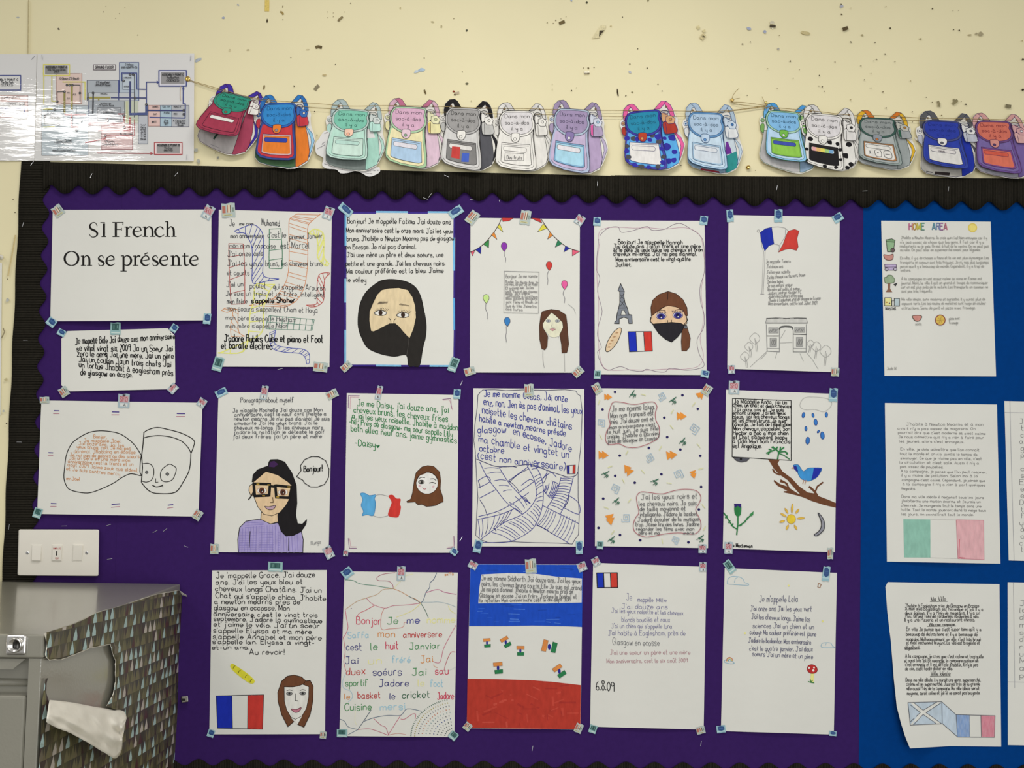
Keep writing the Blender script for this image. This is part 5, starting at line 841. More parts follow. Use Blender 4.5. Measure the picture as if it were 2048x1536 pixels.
k.poly('372,1028 635,1022 638,1192 390,1203', C('b9c8d4', .85)); k.poly('637,1025 745,1122 757,1295 640,1192', C('bccbd8', .85)); k.poly('388,1028 415,1028 490,1088 600,1022 630,1024 512,1106 630,1190 592,1192 490,1120 415,1200 388,1202 468,1106', 'dcdbd3')
for q in ('415,1028 490,1088 600,1022', '630,1030 512,1106 630,1190', '592,1192 490,1120 415,1200', '388,1180 468,1106 388,1045', '372,1028 635,1022 638,1192 390,1203', '637,1025 745,1122 1047,1130 1042,1298 757,1295 640,1192', '745,1122 757,1295', '848,1126 850,1297', '938,1128 942,1298'): k.line(q, '5a5c62', 1.2, closed=q.startswith('372'))
k.poly('748,1124 848,1127 850,1295 757,1293', C('7f9cc8', .7)); k.poly('940,1129 1045,1131 1041,1296 943,1296', C('d08090', .75)); s.done(k, 'flag_drawing')
# ---- right slivers
s = Sheet('student_poster', 'poster with ruled margin cut by the right edge, second row', 'poster', (1730, 780, 4.151), '1157,92 2080,110 2110,1440 1193,1415')
k = s.ink(); k.line('1203,92 1215,600 1238,1412', 'a8a8aa', 1); k.line('1160,187 2085,200', 'a8a8aa', 1)
for i, t_ in enumerate(["J'habite à Newton", 'très joli. Il y', "c'est chaque jour", 'aux magasins et', 'grand. En ville', 'parce que tout', '', 'où il y a des', 'sauf la nature', 'En ville il y a', 'est très calme', 'en Ecosse car', "D'ailleurs il est", 'très beau. Je', "faut qu'il y ait", 'un jardin et', 'à la campagne', "c'est agréable", "c'est calme et", 'très moderne.']):
    y = 280 + i * 56; k.text(1285 + (10 if i % 3 else 0), y, 1285 + 700, y + 12, 42, t_ + ' et puis', '7f7e7c', 1.1)
s.done(k, 'handwriting')
s = Sheet('student_poster', 'poster with ruled margin cut by the right edge, bottom row', 'poster', (1720, 1140, 3.878), '1145,95 2010,110 2020,1375 1147,1358')
k = s.ink(); k.line('1190,97 1200,915', 'a8a8aa', 1); k.line('1148,868 2010,885', 'a8a8aa', 1)
for i, t_ in enumerate(['Je pense que', 'le village est', 'de Glasgow et', 'moderne avec', 'ses magasins', "d'autres choses", 'rouge et joli', 'une campagne', 'Ma ville est', 'assez petite', 'pour habiter.']):
    k.text(1240, 275 + i * 56, 1900, 285 + i * 56, 42, t_ + ' aussi', '7f7e7c', 1.1)
s.done(k, 'handwriting')
# ------------------------------------------------------------------ laminated evacuation plans
def plan(name, label, corners, base, half):
    s = Sheet(name, label, 'sign', (0, 90, 5.12), corners, lift=.002, base=base, material='lam', paper=C('d9d7d4')); k = s.ink()
    bl, rd, yl, dk = '2c3a80', 'a83a3e', 'd8d060', '3a3a48'
    def box(x0, y0, x1, y1, fill, out, lw=1): 
        if fill: k.poly([(x0, y0), (x1, y0), (x1, y1), (x0, y1)], fill)
        if out: k.line([(x0, y0), (x1, y0), (x1, y1), (x0, y1)], out, lw, closed=True)
    def tx(x0, x1, y, t_, z=22, c='2e2e34', lw=.9): k.text(x0, y, x1, y, z, t_, c, lw, jit=0)
    if half:
        box(-160, 312, 212, 462, None, bl, 2); tx(-90, 185, 366, 'ASSEMBLY POINT C', 20, lw=1.1); tx(10, 138, 392, 'The Bus Park'); tx(10, 132, 420, '(SCIENCES)')
        box(-260, 515, 285, 745, 'dcc0ba', '8a6a6a'); box(-260, 585, 250, 700, 'd9d7d4', '5a5a60', .8); tx(15, 205, 545, 'G Stewart (F1-F10)', 20); k.line('-260,645 250,648 250,700', bl, 2.4); tx(100, 160, 615, 'ROOM', 16); tx(208, 250, 625, 'F1-20', 16)
        k.line('200,585 200,640', '5a5a60', .8); k.line('60,630 60,665', bl, 1.2); k.line('80,630 80,665', bl, 1.2)
    else:
        box(428, 620, 900, 1130, 'b9c3c8', '5a6068'); box(578, 293, 838, 600, 'ddc3b8', '9a6a5a'); box(892, 362, 1220, 570, 'aab0b6', '44485a', 1.2); box(905, 572, 1275, 800, 'a4aab0', '3a4a78', 1); box(1222, 178, 1422, 570, 'b0bcc8', '3a4a80', 1.2)
        box(1040, 815, 1356, 1068, 'd9bcba', '8a4a4e'); box(1418, 720, 1512, 1012, 'b9bcc2', '5a6068', 1); box(1520, 618, 1640, 830, 'ddbcb4', '9a6a60', 1); box(1640, 618, 1758, 834, 'a9c0cc', '4a4a60', 1); box(1758, 618, 1935, 836, 'b4b6ba', '4a4a60', 1)
        box(1275, 572, 1415, 800, 'bfc4b0', None); box(905, 490, 1380, 570, 'c3c6c8', '4a4a50', .9); box(1255, 300, 1375, 455, 'bcc6cf', '44485a', .9); box(1000, 640, 1238, 772, '979ba0', '4a4a50', .9); box(455, 715, 645, 812, 'c6cac8', '4a4a50', 1)
        box(462, 212, 690, 298, '8c8b88', None); box(445, 200, 712, 312, None, yl, 2); box(958, 202, 1182, 254, 'dddbd8', '5a4a54', 1.4); box(1628, 262, 1908, 420, 'dddbe4', bl, 2.4); box(1645, 278, 1890, 402, '918f8f', None); box(1582, 998, 1864, 1120, 'e4d2d0', rd, 2); box(1604, 1012, 1842, 1106, '93908f', None)
        for q, c, w_ in [('448,312 448,610', yl, 1.8), ('530,312 530,575 575,575', yl, 1.8), ('640,378 870,378 870,560', yl, 2), ('660,480 660,700', '8a8038', 4), ('735,420 735,660', '9a9040', 4), ('690,400 740,400', yl, 2.6), ('905,540 1130,540', '9a9040', 4), ('1010,540 1010,565', '9a9040', 3), ('1135,540 1500,542', '26306a', 2.4), ('1332,370 1332,720', '26306a', 3.4),
                         ('1245,370 1245,288 1400,288 1402,452 1500,454', bl, 2), ('1500,610 1500,380 1610,380', bl, 2), ('1325,708 1500,704 1500,610', '3a4a80', 5), ('1500,670 1880,672', '26306a', 3), ('1530,740 1895,748 1898,605 1876,600 1876,425', bl, 2.2), ('1215,360 1215,565', bl, 2), ('660,712 880,712', rd, 3), ('780,620 780,715', '3a3a40', 1.2), ('735,700 735,840 800,840', rd, 3), ('905,808 1270,808', '8a2f34', 7),
                         ('1000,878 1330,876 1330,740', rd, 3), ('1270,715 1270,850 1330,850', '8a2f34', 3), ('1205,706 1280,706', rd, 2), ('870,1000 1080,960 1080,925', rd, 2), ('990,1106 1545,1110', rd, 1.8), ('585,665 585,480 660,478', '3a3a40', 1.4), ('490,715 490,662 650,662 650,700', '3a3a40', 1.4), ('745,410 820,410 820,590', '3a3a40', 1.4), ('955,490 950,700', '33333a', 3), ('905,545 905,490', '3a3a40', 1.2),
                         ('1375,300 1375,740', '3a3a40', 1.2), ('1275,580 1275,700', '3a3a40', 1), ('1300,580 1300,800', yl, 1.4), ('440,840 560,835', yl, 1.6), ('440,655 540,655', yl, 1.6), ('1100,740 1100,800', '6a2a2e', 1.6), ('1375,760 1375,925 1080,925', rd, 1.2), ('1150,100 1150,101', dk, .5)]: k.line(q, c, w_)
        k.poly('1605,362 1630,382 1605,400', bl); k.poly('1862,455 1876,425 1892,455', bl); k.poly('1540,1095 1575,1110 1540,1125', rd)
        for x, y in ((685, 410), (712, 410), (740, 410), (660, 478), (818, 492), (586, 578), (560, 662), (460, 728), (595, 812), (953, 490), (902, 545), (1332, 302), (1362, 302), (1265, 366), (1382, 542), (1498, 608), (730, 762), (828, 775), (1098, 772), (1268, 718), (1270, 840), (1078, 927), (780, 875), (1882, 668), (1882, 708)): k.circ(x, y, 13, '26242a'); k.circ(x, y, 5, '8a8a8a')
        tx(470, 685, 235, 'ASSEMBLY POINT A', 20, '1e1e22', 1.1); tx(485, 668, 260, 'The Parking Circle', 18, '1e1e22'); tx(555, 598, 284, '(PE)', 18, '1e1e22'); tx(975, 1160, 238, 'GROUND FLOOR', 24, '33282e', 1.2); tx(1660, 1880, 312, 'ASSEMBLY POINT C', 20, '1e1e22', 1.1); tx(1705, 1832, 342, 'The Bus Park', 20, '1e1e22', 1); tx(1705, 1832, 372, '(SCIENCES)', 20, '1e1e22')
        tx(1612, 1838, 1034, 'ASSEMBLY POINT B', 20, '1e1e22', 1.1); tx(1680, 1768, 1060, 'The Cour', 18, '1e1e22'); tx(1680, 1766, 1086, '(MATHS)', 18, '1e1e22'); tx(612, 808, 352, 'G Gibson (PE Block)', 20); tx(985, 1118, 392, 'CT Woodfield', 20); tx(975, 1130, 418, '(A11-AEPH Base)', 20); tx(1282, 1365, 208, 'J Wilson', 18); tx(1245, 1402, 236, '(A01-A20/P71-73)', 18)
        tx(1068, 1170, 996, 'J Murphy', 20); tx(1045, 1208, 1024, '(English/Library)', 20); tx(1775, 1898, 782, 'K Ferguson', 18); tx(1798, 1895, 806, 'GTS Pupils', 18); tx(1820, 1875, 828, 'Base', 18); tx(1555, 1602, 796, 'MATT', 18); tx(1685, 1722, 780, 'Pup', 18); tx(1680, 1725, 802, 'Base', 18); tx(1690, 1715, 826, 'PT', 18)
        for i, t_ in enumerate(('W', 'Corry', '(PTO)', 'A5', 'T-14', 'T14', 'Base')): tx(1442, 1490, 825 + i * 24, t_, 15)
        for q in ((1560, 1620, 640, 'GAMES'), (1570, 1605, 715, 'GAP'), (1660, 1740, 640, 'T28 T29'), (1680, 1735, 700, 'PE Office'), (1780, 1850, 640, 'PUPILS 14'), (1780, 1815, 712, 'REC'), (1030, 1140, 605, 'M Mercer'), (1010, 1165, 625, 'C5 Sports Base'), (505, 612, 750, 'ASSEMBLY HALL'), (1055, 1175, 696, 'GAMES HALL', 16), (1230, 1352, 915, 'R6 - R10 27 Bee', 16), (575, 730, 985, 'M Stewart (The Ave)', 20), (560, 735, 1005, 'Home Wellbeing', 20), (600, 705, 1060, 'F Smith', 20), (535, 770, 1088, 'Home Economics and Tech', 20), (510, 560, 700, 'CHOIR', 14), (1030, 1100, 505, 'MUSIC', 14), (1265, 1345, 340, 'LANGUAGE', 12), (1270, 1320, 430, 'OFFICE', 12), (690, 712, 495, 'P2', 12), (750, 775, 512, 'P3', 12), (685, 712, 552, 'G11', 12)): tx(q[0], q[1], q[2], q[3], q[4] if len(q) > 4 else 15, lw=.7)
        k.line('428,100 436,150', '9a9aa0', 1); k.line('1955,105 1950,160', '9a9aa0', 1.2); k.line('1915,1120 1913,1175', '9a9aa0', 1); k.line('1850,420 1845,500 1850,570', 'b8a080', 1, smooth=True)
    if half: k.line('355,115 322,150', '8a8a90', 1.4)
    s.done(k, 'plan_print')
plan('evacuation_plan', 'laminated evacuation plan headed GROUND FLOOR, pinned above the board', '382,90 1990,85 1985,1190 355,1185', .0045, False)
plan('evacuation_plan', 'laminated evacuation plan cut by the left edge of the photo', '-1200,95 378,92 352,1185 -1215,1180', .0025, True)
# sliver of paper at far left with a white push pin
s = Sheet('paper_sheet', 'white paper sheet at far left edge under a white push pin', 'paper', (0, 0, 1), '-120,522 4,526 1,830 -120,832', lift=.001, base=.002)

# ------------------------------------------------------------------ pins
def lathe(name, c, ax, prof, material, parent=None, n=18, loc=None):
    ax = Vector(ax).normalized(); u = ax.orthogonal().normalized(); v = ax.cross(u); V, Fc = [], []
    for t, r in prof:
        for i in range(n):
            a = i * math.tau / n; V.append(Vector(c) + ax * t + (u * math.cos(a) + v * math.sin(a)) * r)
    for j in range(len(prof) - 1):
        for i in range(n): Fc.append((j * n + i, j * n + (i + 1) % n, (j + 1) * n + (i + 1) % n, (j + 1) * n + i))
    Fc += [tuple(range(n))[::-1], tuple(range((len(prof) - 1) * n, len(prof) * n))]
    return make(name, V, Fc, material, parent, loc=loc if parent is None else None, smooth=True)
def drawing_pin(x, y, label, r=.0045, white=False, h=.004, tilt=(0, -1, 0)):
    c = W(x, y, 0); z0 = .0003
    if white: prof = [(z0, .0012), (.006, .0012), (.006, .0045), (.0075, .005), (.009, .003), (.016, .003), (.0175, .0048), (.019, .0045), (.0195, .002)]
    else: prof = [(z0, .0007), (h, .0008), (h, r), (h + .0007, r), (h + .0016, r * .8), (h + .0021, r * .4), (h + .0022, .0002)]
    o = lathe('push_pin' if white else 'drawing_pin', c, tilt, prof, 'plastic' if white else 'brass', loc=tuple(c)); return tag(o, label, 'pin')
drawing_pin(377, 160, 'brass drawing pin holding the string beside the evacuation plan', .0052, h=.0055)
drawing_pin(1464, 204, 'brass pin knob above the string between two pale blue bags', .0036, h=.008, tilt=(-.2, -1, .1))
drawing_pin(1530, 208, 'brass pin knotted with string at the strap of the blue green bag', .0022, h=.008)
drawing_pin(1498, 338, 'brass pin alone on the cream wall just above the border', .0042, h=.006, tilt=(-.5, -1, .3))
drawing_pin(5, 516, 'white push pin at the far left edge', white=True)
# ------------------------------------------------------------------ string
def tube(name, P, r, material, parent=None, loc=None, n=6, sm=True):
    P = [Vector(p) for p in P]
    if sm: P = [Vector(p) for p in crom([tuple(p) for p in P], n=5)]
    V, Fc = [], []
    for i, p in enumerate(P):
        t = (P[min(i + 1, len(P) - 1)] - P[max(i - 1, 0)]).normalized(); u = t.cross(Vector((0, 1, .01))).normalized(); v = t.cross(u)
        for j in range(n): a = j * math.tau / n + i * .5 * 0; V.append(p + (u * math.cos(a) + v * math.sin(a)) * r)
    for i in range(len(P) - 1):
        for j in range(n): Fc.append((i * n + j, i * n + (j + 1) % n, (i + 1) * n + (j + 1) % n, (i + 1) * n + j))
    Fc += [tuple(range(n))[::-1], tuple(range((len(P) - 1) * n, len(P) * n))]
    return make(name, V, Fc, material, parent, loc=loc, smooth=True)
st = root('string', tuple(W(1000, 220, .008)), 'thin jute string carrying the paper backpacks along the wall', 'string')
HB = [(378, .005), (420, .0058), (505, .0062), (515, .0086), (600, .0088), (650, .0081), (740, .0081), (775, .006), (850, .006), (885, .0078), (960, .0078), (1000, .0061), (1065, .0061), (1110, .0076), (1180, .0076), (1250, .0061), (1320, .0061), (1375, .0066), (1450, .0066), (1520, .0056), (1600, .0058), (1615, .0094), (1690, .0094), (1720, .0061), (1790, .0061), (1845, .0076), (1920, .0076), (1955, .0096), (2200, .0096)]
def hs(x):
    for (a, ha), (b, hb_) in zip(HB, HB[1:]):
        if a <= x <= b: return ha + (hb_ - ha) * (x - a) / (b - a)
    return .0096 if x > 2000 else .005
def strand(q, h=None, r=.0005): tube('strand', [W(x, y, h or hs(x)) for x, y in crom(pts(q), n=8)], r, 'string', st, sm=False)
strand('378,160 405,168 437,177 500,194 560,202 620,206 700,212 780,211 880,213 960,216 1040,217 1120,219 1240,221 1370,222 1440,222 1500,216 1530,212'); strand('379,162 410,172 440,181 520,200 600,212 650,217 760,221 880,224 960,227 1050,228 1180,231 1240,233 1370,232 1440,225 1530,213')
strand('1464,204 1490,205 1530,211'); strand('1467,207 1500,212 1530,214'); strand('1530,211 1560,216 1620,221 1700,230 1760,231 1850,236 1960,238 2100,241'); strand('1531,214 1590,224 1680,235 1720,239 1800,240 1850,241 1960,243 2100,246')
strand('1464,202 1465,194 1470,185 1478,177', .011); strand('1464,204 1470,198 1480,196', .010, .0004); strand('1531,210 1528,202 1524,193', .009); strand('1536,207 1530,213 1534,218', .010, .0010)
# ------------------------------------------------------------------ paper backpacks
import numpy as np
def homog(src, dst):
    A = []; b = []
    for (x, y), (u, v) in zip(src, dst):
        A += [[x, y, 1, 0, 0, 0, -u * x, -u * y], [0, 0, 0, x, y, 1, -v * x, -v * y]]; b += [u, v]
    s_ = np.linalg.solve(np.array(A, float), np.array(b, float)).tolist() + [1.0]
    return lambda p: ((s_[0] * p[0] + s_[1] * p[1] + s_[2]) / (s_[6] * p[0] + s_[7] * p[1] + 1), (s_[3] * p[0] + s_[4] * p[1] + s_[5]) / (s_[6] * p[0] + s_[7] * p[1] + 1))
SRC = [(790, 320), (1150, 320), (715, 900), (1175, 975)]
def bag(label, A, Cc, D=None, back=None, base=.004, lift=.009, cols={}, deco=None, pdeco=None, words=True, extra=None, pins=True):
    c = dict(strap='dcd9d4', strap2='cfccc9', flap='d6d2d2', rim='e2dfd8', front='e2dfd8', frim=None, side='e0ddd6', pocket='e2dfd8', prim=None, label='e6e3dc', clasp='e2dfd8', button='e6e3dc', tag='dcd9d2', tag2=None, tab='e2dfd8', ring='dcd9d2', inner='cfcbc4', ink='33302e', lower=None); c.update(cols)
    a, b, cc, d = A[0], A[1], Cc[0], Cc[1]; H = homog(SRC, [a, b, cc, d]); HB = homog(SRC, [a, b] + list(back or Cc)); y0 = (a[1] + b[1]) / 2; y1 = (cc[1] + d[1]) / 2; y2 = HB((930, 1000))[1]
    hb = lambda x, y: base + .0075 * max(0, min(1.15, (y - y0) / (y2 - y0))) ** 1.3
    hf = lambda x, y: hb(x, y) + .0022 + lift * max(0, min(1.15, (y - y0 - 18) / max(10, y1 - y0 - 18))) ** 1.6
    cen = HB((930, 600)); r_ = root('paper_backpack', tuple(W(cen[0], cen[1], base)), label, 'paper bag', 'colouring-in backpacks along the string')
    def K(h, mp, z=.0003):
        k = Ink(h, lift=z, step=.00006); k.px = mp; k.g = 5; return k
    ol = c['ink']
    k = K(hb, HB, 0)   # silhouette sheet with the drawn body
    sil = '745,250 790,210 850,200 885,222 935,300 1110,300 1185,210 1230,220 1275,270 1298,340 1312,385 1330,440 1325,480 1332,560 1365,650 1378,720 1350,820 1318,900 1290,945 1200,995 1165,1008 1080,1012 900,990 760,958 708,905 700,850 715,750 738,610 700,560 692,500 680,450 692,400 728,375 725,320'
    k.poly(sil, C('dbd8d0')); k.build('back_panel', 'ink', r_, solid=.00025); k = K(hb, HB)
    k.po('745,560 1150,540 1180,600 1180,985 1100,1003 900,985 760,950 712,900 708,850 720,750', c['inner'], ol, .8)
    k.po('1150,330 1200,400 1270,560 1300,690 1318,830 1300,920 1200,985 1170,990 1160,700', c['side'], ol, .9); 
    if extra: extra(k)
    k.build('side_panel', 'ink', r_); k = K(hb, HB, .00045)
    k.po('1268,560 1292,580 1345,640 1368,720 1340,815 1312,890 1318,820 1335,740 1330,690 1295,610', c['lower'] or c['strap'], ol, .7)
    k.build('lower_strap', 'ink', r_)
    k = K(hb, HB, .0005); k.po('730,330 745,260 790,215 835,212 850,235 810,262 792,300 775,350 750,400 735,400', c['strap'], ol, .9); k.po('790,212 850,203 885,222 935,300 865,302 840,250 815,225', c['strap2'], ol, .9); k.build('shoulder_strap', 'ink', r_)
    k = K(hb, HB, .0005); k.po('1100,300 1180,214 1232,225 1215,245 1160,302', c['strap2'], ol, .9); k.po('1205,245 1232,225 1270,272 1292,340 1300,400 1260,400 1250,340 1230,285', c['strap'], ol, .9); k.build('shoulder_strap', 'ink', r_)
    k = K(hb, HB, .0006); k.circ(722, 435, 24, c['tab'], out=ol, lw=.8); k.circ(722, 435, 9, c['ring'], out=ol, lw=.7); k.po('700,500 725,478 745,490 745,560 735,590 702,560', c['tag'], ol, .8, True); k.build('side_buckle', 'ink', r_)
    k = K(hf, H, 0); k.po('760,540 742,600 718,750 708,850 716,905 760,950 900,988 1100,1003 1165,988 1182,960 1178,850 1158,720 1145,600 1148,520 1160,470 1152,390 1165,340 1100,303 850,298 790,318 752,370 748,470', c['frim'] or c['rim'], ol, 1.0); k.poly('775,560 755,640 738,750 728,850 735,890 775,928 905,965 1090,980 1140,965 1155,940 1150,830 1130,700 1120,560', c['front'])
    k.line('735,890 775,930 905,966 1090,981 1140,966 1156,940 1150,830 1130,700 1122,570', ol, .7); k.line('1160,400 1150,560 1165,700 1182,860', ol, .6)
    if deco: deco(k)
    k.build('front_panel', 'ink', r_, solid=.00025); k = K(hf, H, .0006)
    k.po('782,672 860,680 1000,692 1112,698 1120,820 1128,930 1095,945 1000,940 880,925 795,905 772,890 775,800', c['prim'] or c['pocket'], ol, .9); k.poly('795,692 860,698 1000,708 1095,714 1103,820 1110,915 1085,928 1000,922 880,908 805,890 788,876 790,790', c['pocket']); k.line('790,694 860,700 1000,710 1098,716', ol, .7)
    k.po('812,715 1058,735 1072,752 1068,778 1055,788 815,768 802,752 803,728', c['label'], ol, .8, False)
    if pdeco: pdeco(k)
    k.build('pocket', 'ink', r_); k = K(hf, H, .0007)
    k.po('800,318 855,303 1110,306 1158,345 1148,395 1163,455 1150,520 1092,580 1000,605 895,603 815,565 762,505 750,430 765,365', c['rim'], ol, .9, True); k.po('855,320 1100,322 1138,352 1128,400 1140,455 1130,510 1082,558 995,580 900,580 830,548 782,495 770,430 782,370 815,330', c['flap'], ol, .8, True)
    if words:
        wc = C(words if isinstance(words, str) else ol); k.text(818, 386, 1104, 386, 44, 'Dans mon', wc, 1.05, jit=0); k.text(820, 462, 1098, 462, 44, 'sac-à-dos', wc, 1.05, jit=0); k.text(898, 530, 1028, 530, 44, 'il y a', wc, 1.05, jit=0)
    k.build('flap', 'ink', r_); k = K(hf, H, .0012); k.po('905,565 985,568 990,625 965,665 925,668 895,638 893,600', c['clasp'], ol, 1, True); k.circ(936, 633, 17, c['button'], out=ol, lw=.8); k.build('clasp', 'ink', r_)
    k = K(hf, H, .0012); k.po('1175,470 1215,455 1290,470 1310,520 1318,555 1300,585 1212,594 1184,575', c['tag'], ol, .9, True); k.poly('1178,478 1205,462 1210,590 1186,572', c['tag2'] or c['tag']); k.line('1205,470 1210,590', ol, .8); k.po('1168,365 1190,350 1225,365 1235,400 1190,455 1172,440', c['tab'], ol, .8, True)
    k.po('1208,402 1262,385 1304,428 1288,482 1232,482 1208,450', c['tab'], ol, .9); k.circ(1257, 433, 15, c['ring'], out=ol, lw=.8); k.line('1165,420 1150,370 1175,330 1220,328 1245,350 1215,372 1190,350', ol, 1.2, smooth=True); k.build('hanging_tag', 'ink', r_)
    if pins:
        for q in ((815, 285), (1225, 288)):
            p = HB(q); lathe('pin', W(p[0], p[1], hb(*p)), (0, -1, 0), [(.0007, .0019), (.0013, .0019), (.0017, .0011)], 'cork', r_, 10)
    return r_
def stripes(P, col, w_=.8):
    return lambda k: [k.line(q, col, w_) for q in P]
bag('teal flapped maroon paper backpack hanging open beside the evacuation plan', [(443.5, 184.3), (501.9, 198.2)], [(392, 249), (474, 270)], back=[(396, 272), (466, 306)], base=.0042, lift=.03,
    cols=dict(strap='40309a', strap2='40309a', flap='2f8f78', rim='2f8f78', front='a03a50', frim='9a3850', side='a8465e', pocket='a03a50', inner='b3aeab', tag='e2dfd8', clasp='2f8f78', button='8a6a50', lower='3a309a', ink='4a2030'), words='1f3a34', extra=lambda k: (k.poly('895,880 915,800 935,800 930,790 950,790 940,815 915,890', '2a4a3c'), k.line('880,950 1010,965', '8a8488', 1), k.line('820,680 900,690', '8a8488', 1)))
bag('blue flapped orange and red paper backpack, second from the left', [(529.8, 209.7), (590.7, 208.4)], [(512.7, 306), (590.7, 315)], back=[(511, 314), (592, 331)], base=.0072, lift=.007,
    cols=dict(strap='2f6cb0', strap2='2f74b8', flap='3585c4', rim='2f62b0', front='c23a40', frim='3a4a8a', side='dd7a2e', pocket='df7c30', label='3344a0', inner='4a6a4a', tag='c03a44', tab='3a6ab0', ring='d8d0c0', clasp='dd7a2e', button='8c8a8a', lower='8fc0dc', ink='2a3058', prim='c8a8a8'), words='1a4a78')
# lace-edged cloud sheet behind the mint bag
s = Sheet('cloud_cutout', 'white wavy-edged paper cutout behind the mint green paper backpack', 'paper', (630, 170, 7.877), '10,720 1030,720 1030,1440 10,1440', outline=crom(pts('130,740 200,720 300,760 900,700 960,1250 1012,1290 1022,1370 920,1430 830,1440 740,1390 640,1355 520,1385 400,1390 330,1330 180,1318 112,1260 130,1150 20,1080 8,920 60,850'), True, 3), base=.0095, lift=.001, paper=C('dddbd8'))
k = s.ink(); lines(k, [(150, 770, 200, 750, 'mes'), (110, 940, 160, 900, 'dans'), (40, 1010, 150, 950, 'crayons'), (150, 1250, 360, 1300, 'les stylos et'), (420, 1330, 700, 1330, 'une trousse rose'), (830, 1360, 1000, 1350, 'cahiers'), (800, 1400, 900, 1405, 'livres')], 22, '9a989a', .8); s.done(k, 'handwriting')
bag('mint green paper backpack with a peach button, in front of the wavy cutout', [(673, 219.5), (737.9, 223.3)], [(652.9, 307), (732.8, 316)], back=[(652.5, 321), (731.6, 337)], base=.0065, lift=.010,
    cols=dict(strap='a9bcbc', strap2='a5b4b4', flap='7cbfa8', rim='b9ccc4', front='b4d8c8', frim='bcd8cc', side='a5d0c0', pocket='c4dccf', label='b4d4c8', inner='77807c', tag='b4d8cc', tab='ccd2ce', ring='c4ccc8', clasp='e8c0a8', button='e8a88c', lower='b0d2c6', ink='4a5654'), words='2e5a50')
bag('pink flapped cream paper backpack with a pale blue pocket', [(787.4, 215.7), (852, 218)], [(771.5, 312), (852, 333)], base=.0045, lift=.006,
    cols=dict(strap='cda6b8', strap2='b86a88', flap='d3aac0', rim='a9c8a4', front='e6dcae', frim='a4c69c', side='d8bccb', pocket='a9c4dc', label='dad6dc', tag='e0d8a4', tag2='d8b860', tab='dedbb4', ring='b8c090', clasp='dcc2cc', button='8aa888', lower='dac0ce', ink='4a4848'), words='4a4048')
def squares(k):
    k.poly('838,750 935,752 930,890 830,880', 'c2433f'); k.poly('958,818 1040,812 1036,915 950,918', '4560b8')
bag('grey paper backpack with black straps, red and blue squares on its pocket', [(898.2, 217.9), (959.7, 220.4)], [(882.8, 317), (961.4, 336.6)], base=.0062, lift=.005, pdeco=squares,
    cols=dict(strap='1e1c1e', strap2='1e1c1e', flap='9a9896', rim='b0aeac', front='cfcdca', frim='c6c4c0', side='55555a', pocket='7f7d7b', label='d8d5d0', tag='b9b8b4', lower='232225', ink='2a2828'), words='2a2826')
def fruits(k):
    k.po('822,795 1040,805 1038,885 812,880', 'dedbd4', '4a4848', .9); k.text(842, 868, 1020, 872, 42, 'Des fruits', '3a3a3c', 1.1)
bag('uncoloured white paper backpack labelled Des fruits', [(1005, 224.7), (1066.5, 224.7)], [(992.2, 323.8), (1070.8, 336.6)], base=.0045, lift=.005, pdeco=fruits)
bag('lilac paper backpack with a sky blue pocket and pink edged tag', [(1116, 219.6), (1177.6, 223)], [(1098.2, 320.4), (1177.6, 342.6)], base=.006, lift=.004,
    cols=dict(strap='9a8aa8', strap2='9484a2', flap='9c8cac', rim='a9b8c8', front='c0b0cc', frim='a9b4cc', side='b09cbc', pocket='a5cfe0', prim='7aa4c4', label='dcd8dc', tag='a898b4', tag2='d05a98', tab='c8ccd8', ring='9ab8cc', clasp='8474a4', button='e2e0e0', lower='b8acc6', ink='3c3c50'), words='38344a')
def blobs(L):
    def f(k):
        rr = random.Random(4)
        for x, y, r, c in L:
            r *= 1.25
            if x > 700: k.poly([(x + r * rr.uniform(.75, 1.2) * math.cos(i * math.tau / 7), y + r * rr.uniform(.75, 1.2) * math.sin(i * math.tau / 7)) for i in range(7)], c, True, g=8)
    return f
nb, gy = '33309a', '4a4a50'
bag('teal flapped paper backpack with pink straps and blue and grey camouflage patches', [(1255.5, 227.9), (1318.4, 221)], [(1251.4, 321), (1333.5, 335)], base=.0045, lift=.006, deco=blobs([(760, 620, 28, nb), (830, 630, 26, gy), (880, 640, 24, nb), (1050, 600, 28, gy), (1110, 620, 28, nb), (1120, 680, 24, gy), (1020, 650, 22, nb), (745, 720, 24, gy), (740, 780, 26, nb), (750, 860, 28, gy), (820, 955, 24, nb), (900, 968, 24, gy), (980, 975, 22, nb), (1140, 760, 20, nb), (1150, 850, 20, gy), (1140, 920, 22, nb), (1080, 965, 22, gy), (735, 900, 16, nb)]),
    extra=blobs([(1220, 560, 24, nb), (1255, 640, 30, nb), (1200, 740, 32, nb), (1265, 800, 24, nb), (1200, 900, 26, nb), (1255, 890, 22, nb), (1180, 640, 18, nb)]),
    cols=dict(strap='e0609a', strap2='e0609a', flap='2784a4', rim='3c3a9a', front='5aa0d8', frim='4a48a4', side='5aa8e0', pocket='dfdcd8', label='dedbd6', tag='a83a2c', tab='c99a70', ring='c08a3c', clasp='b04028', button='d89a4a', lower='e0609a', ink='2a2460', inner='3a3a8a'), words='1c5068')
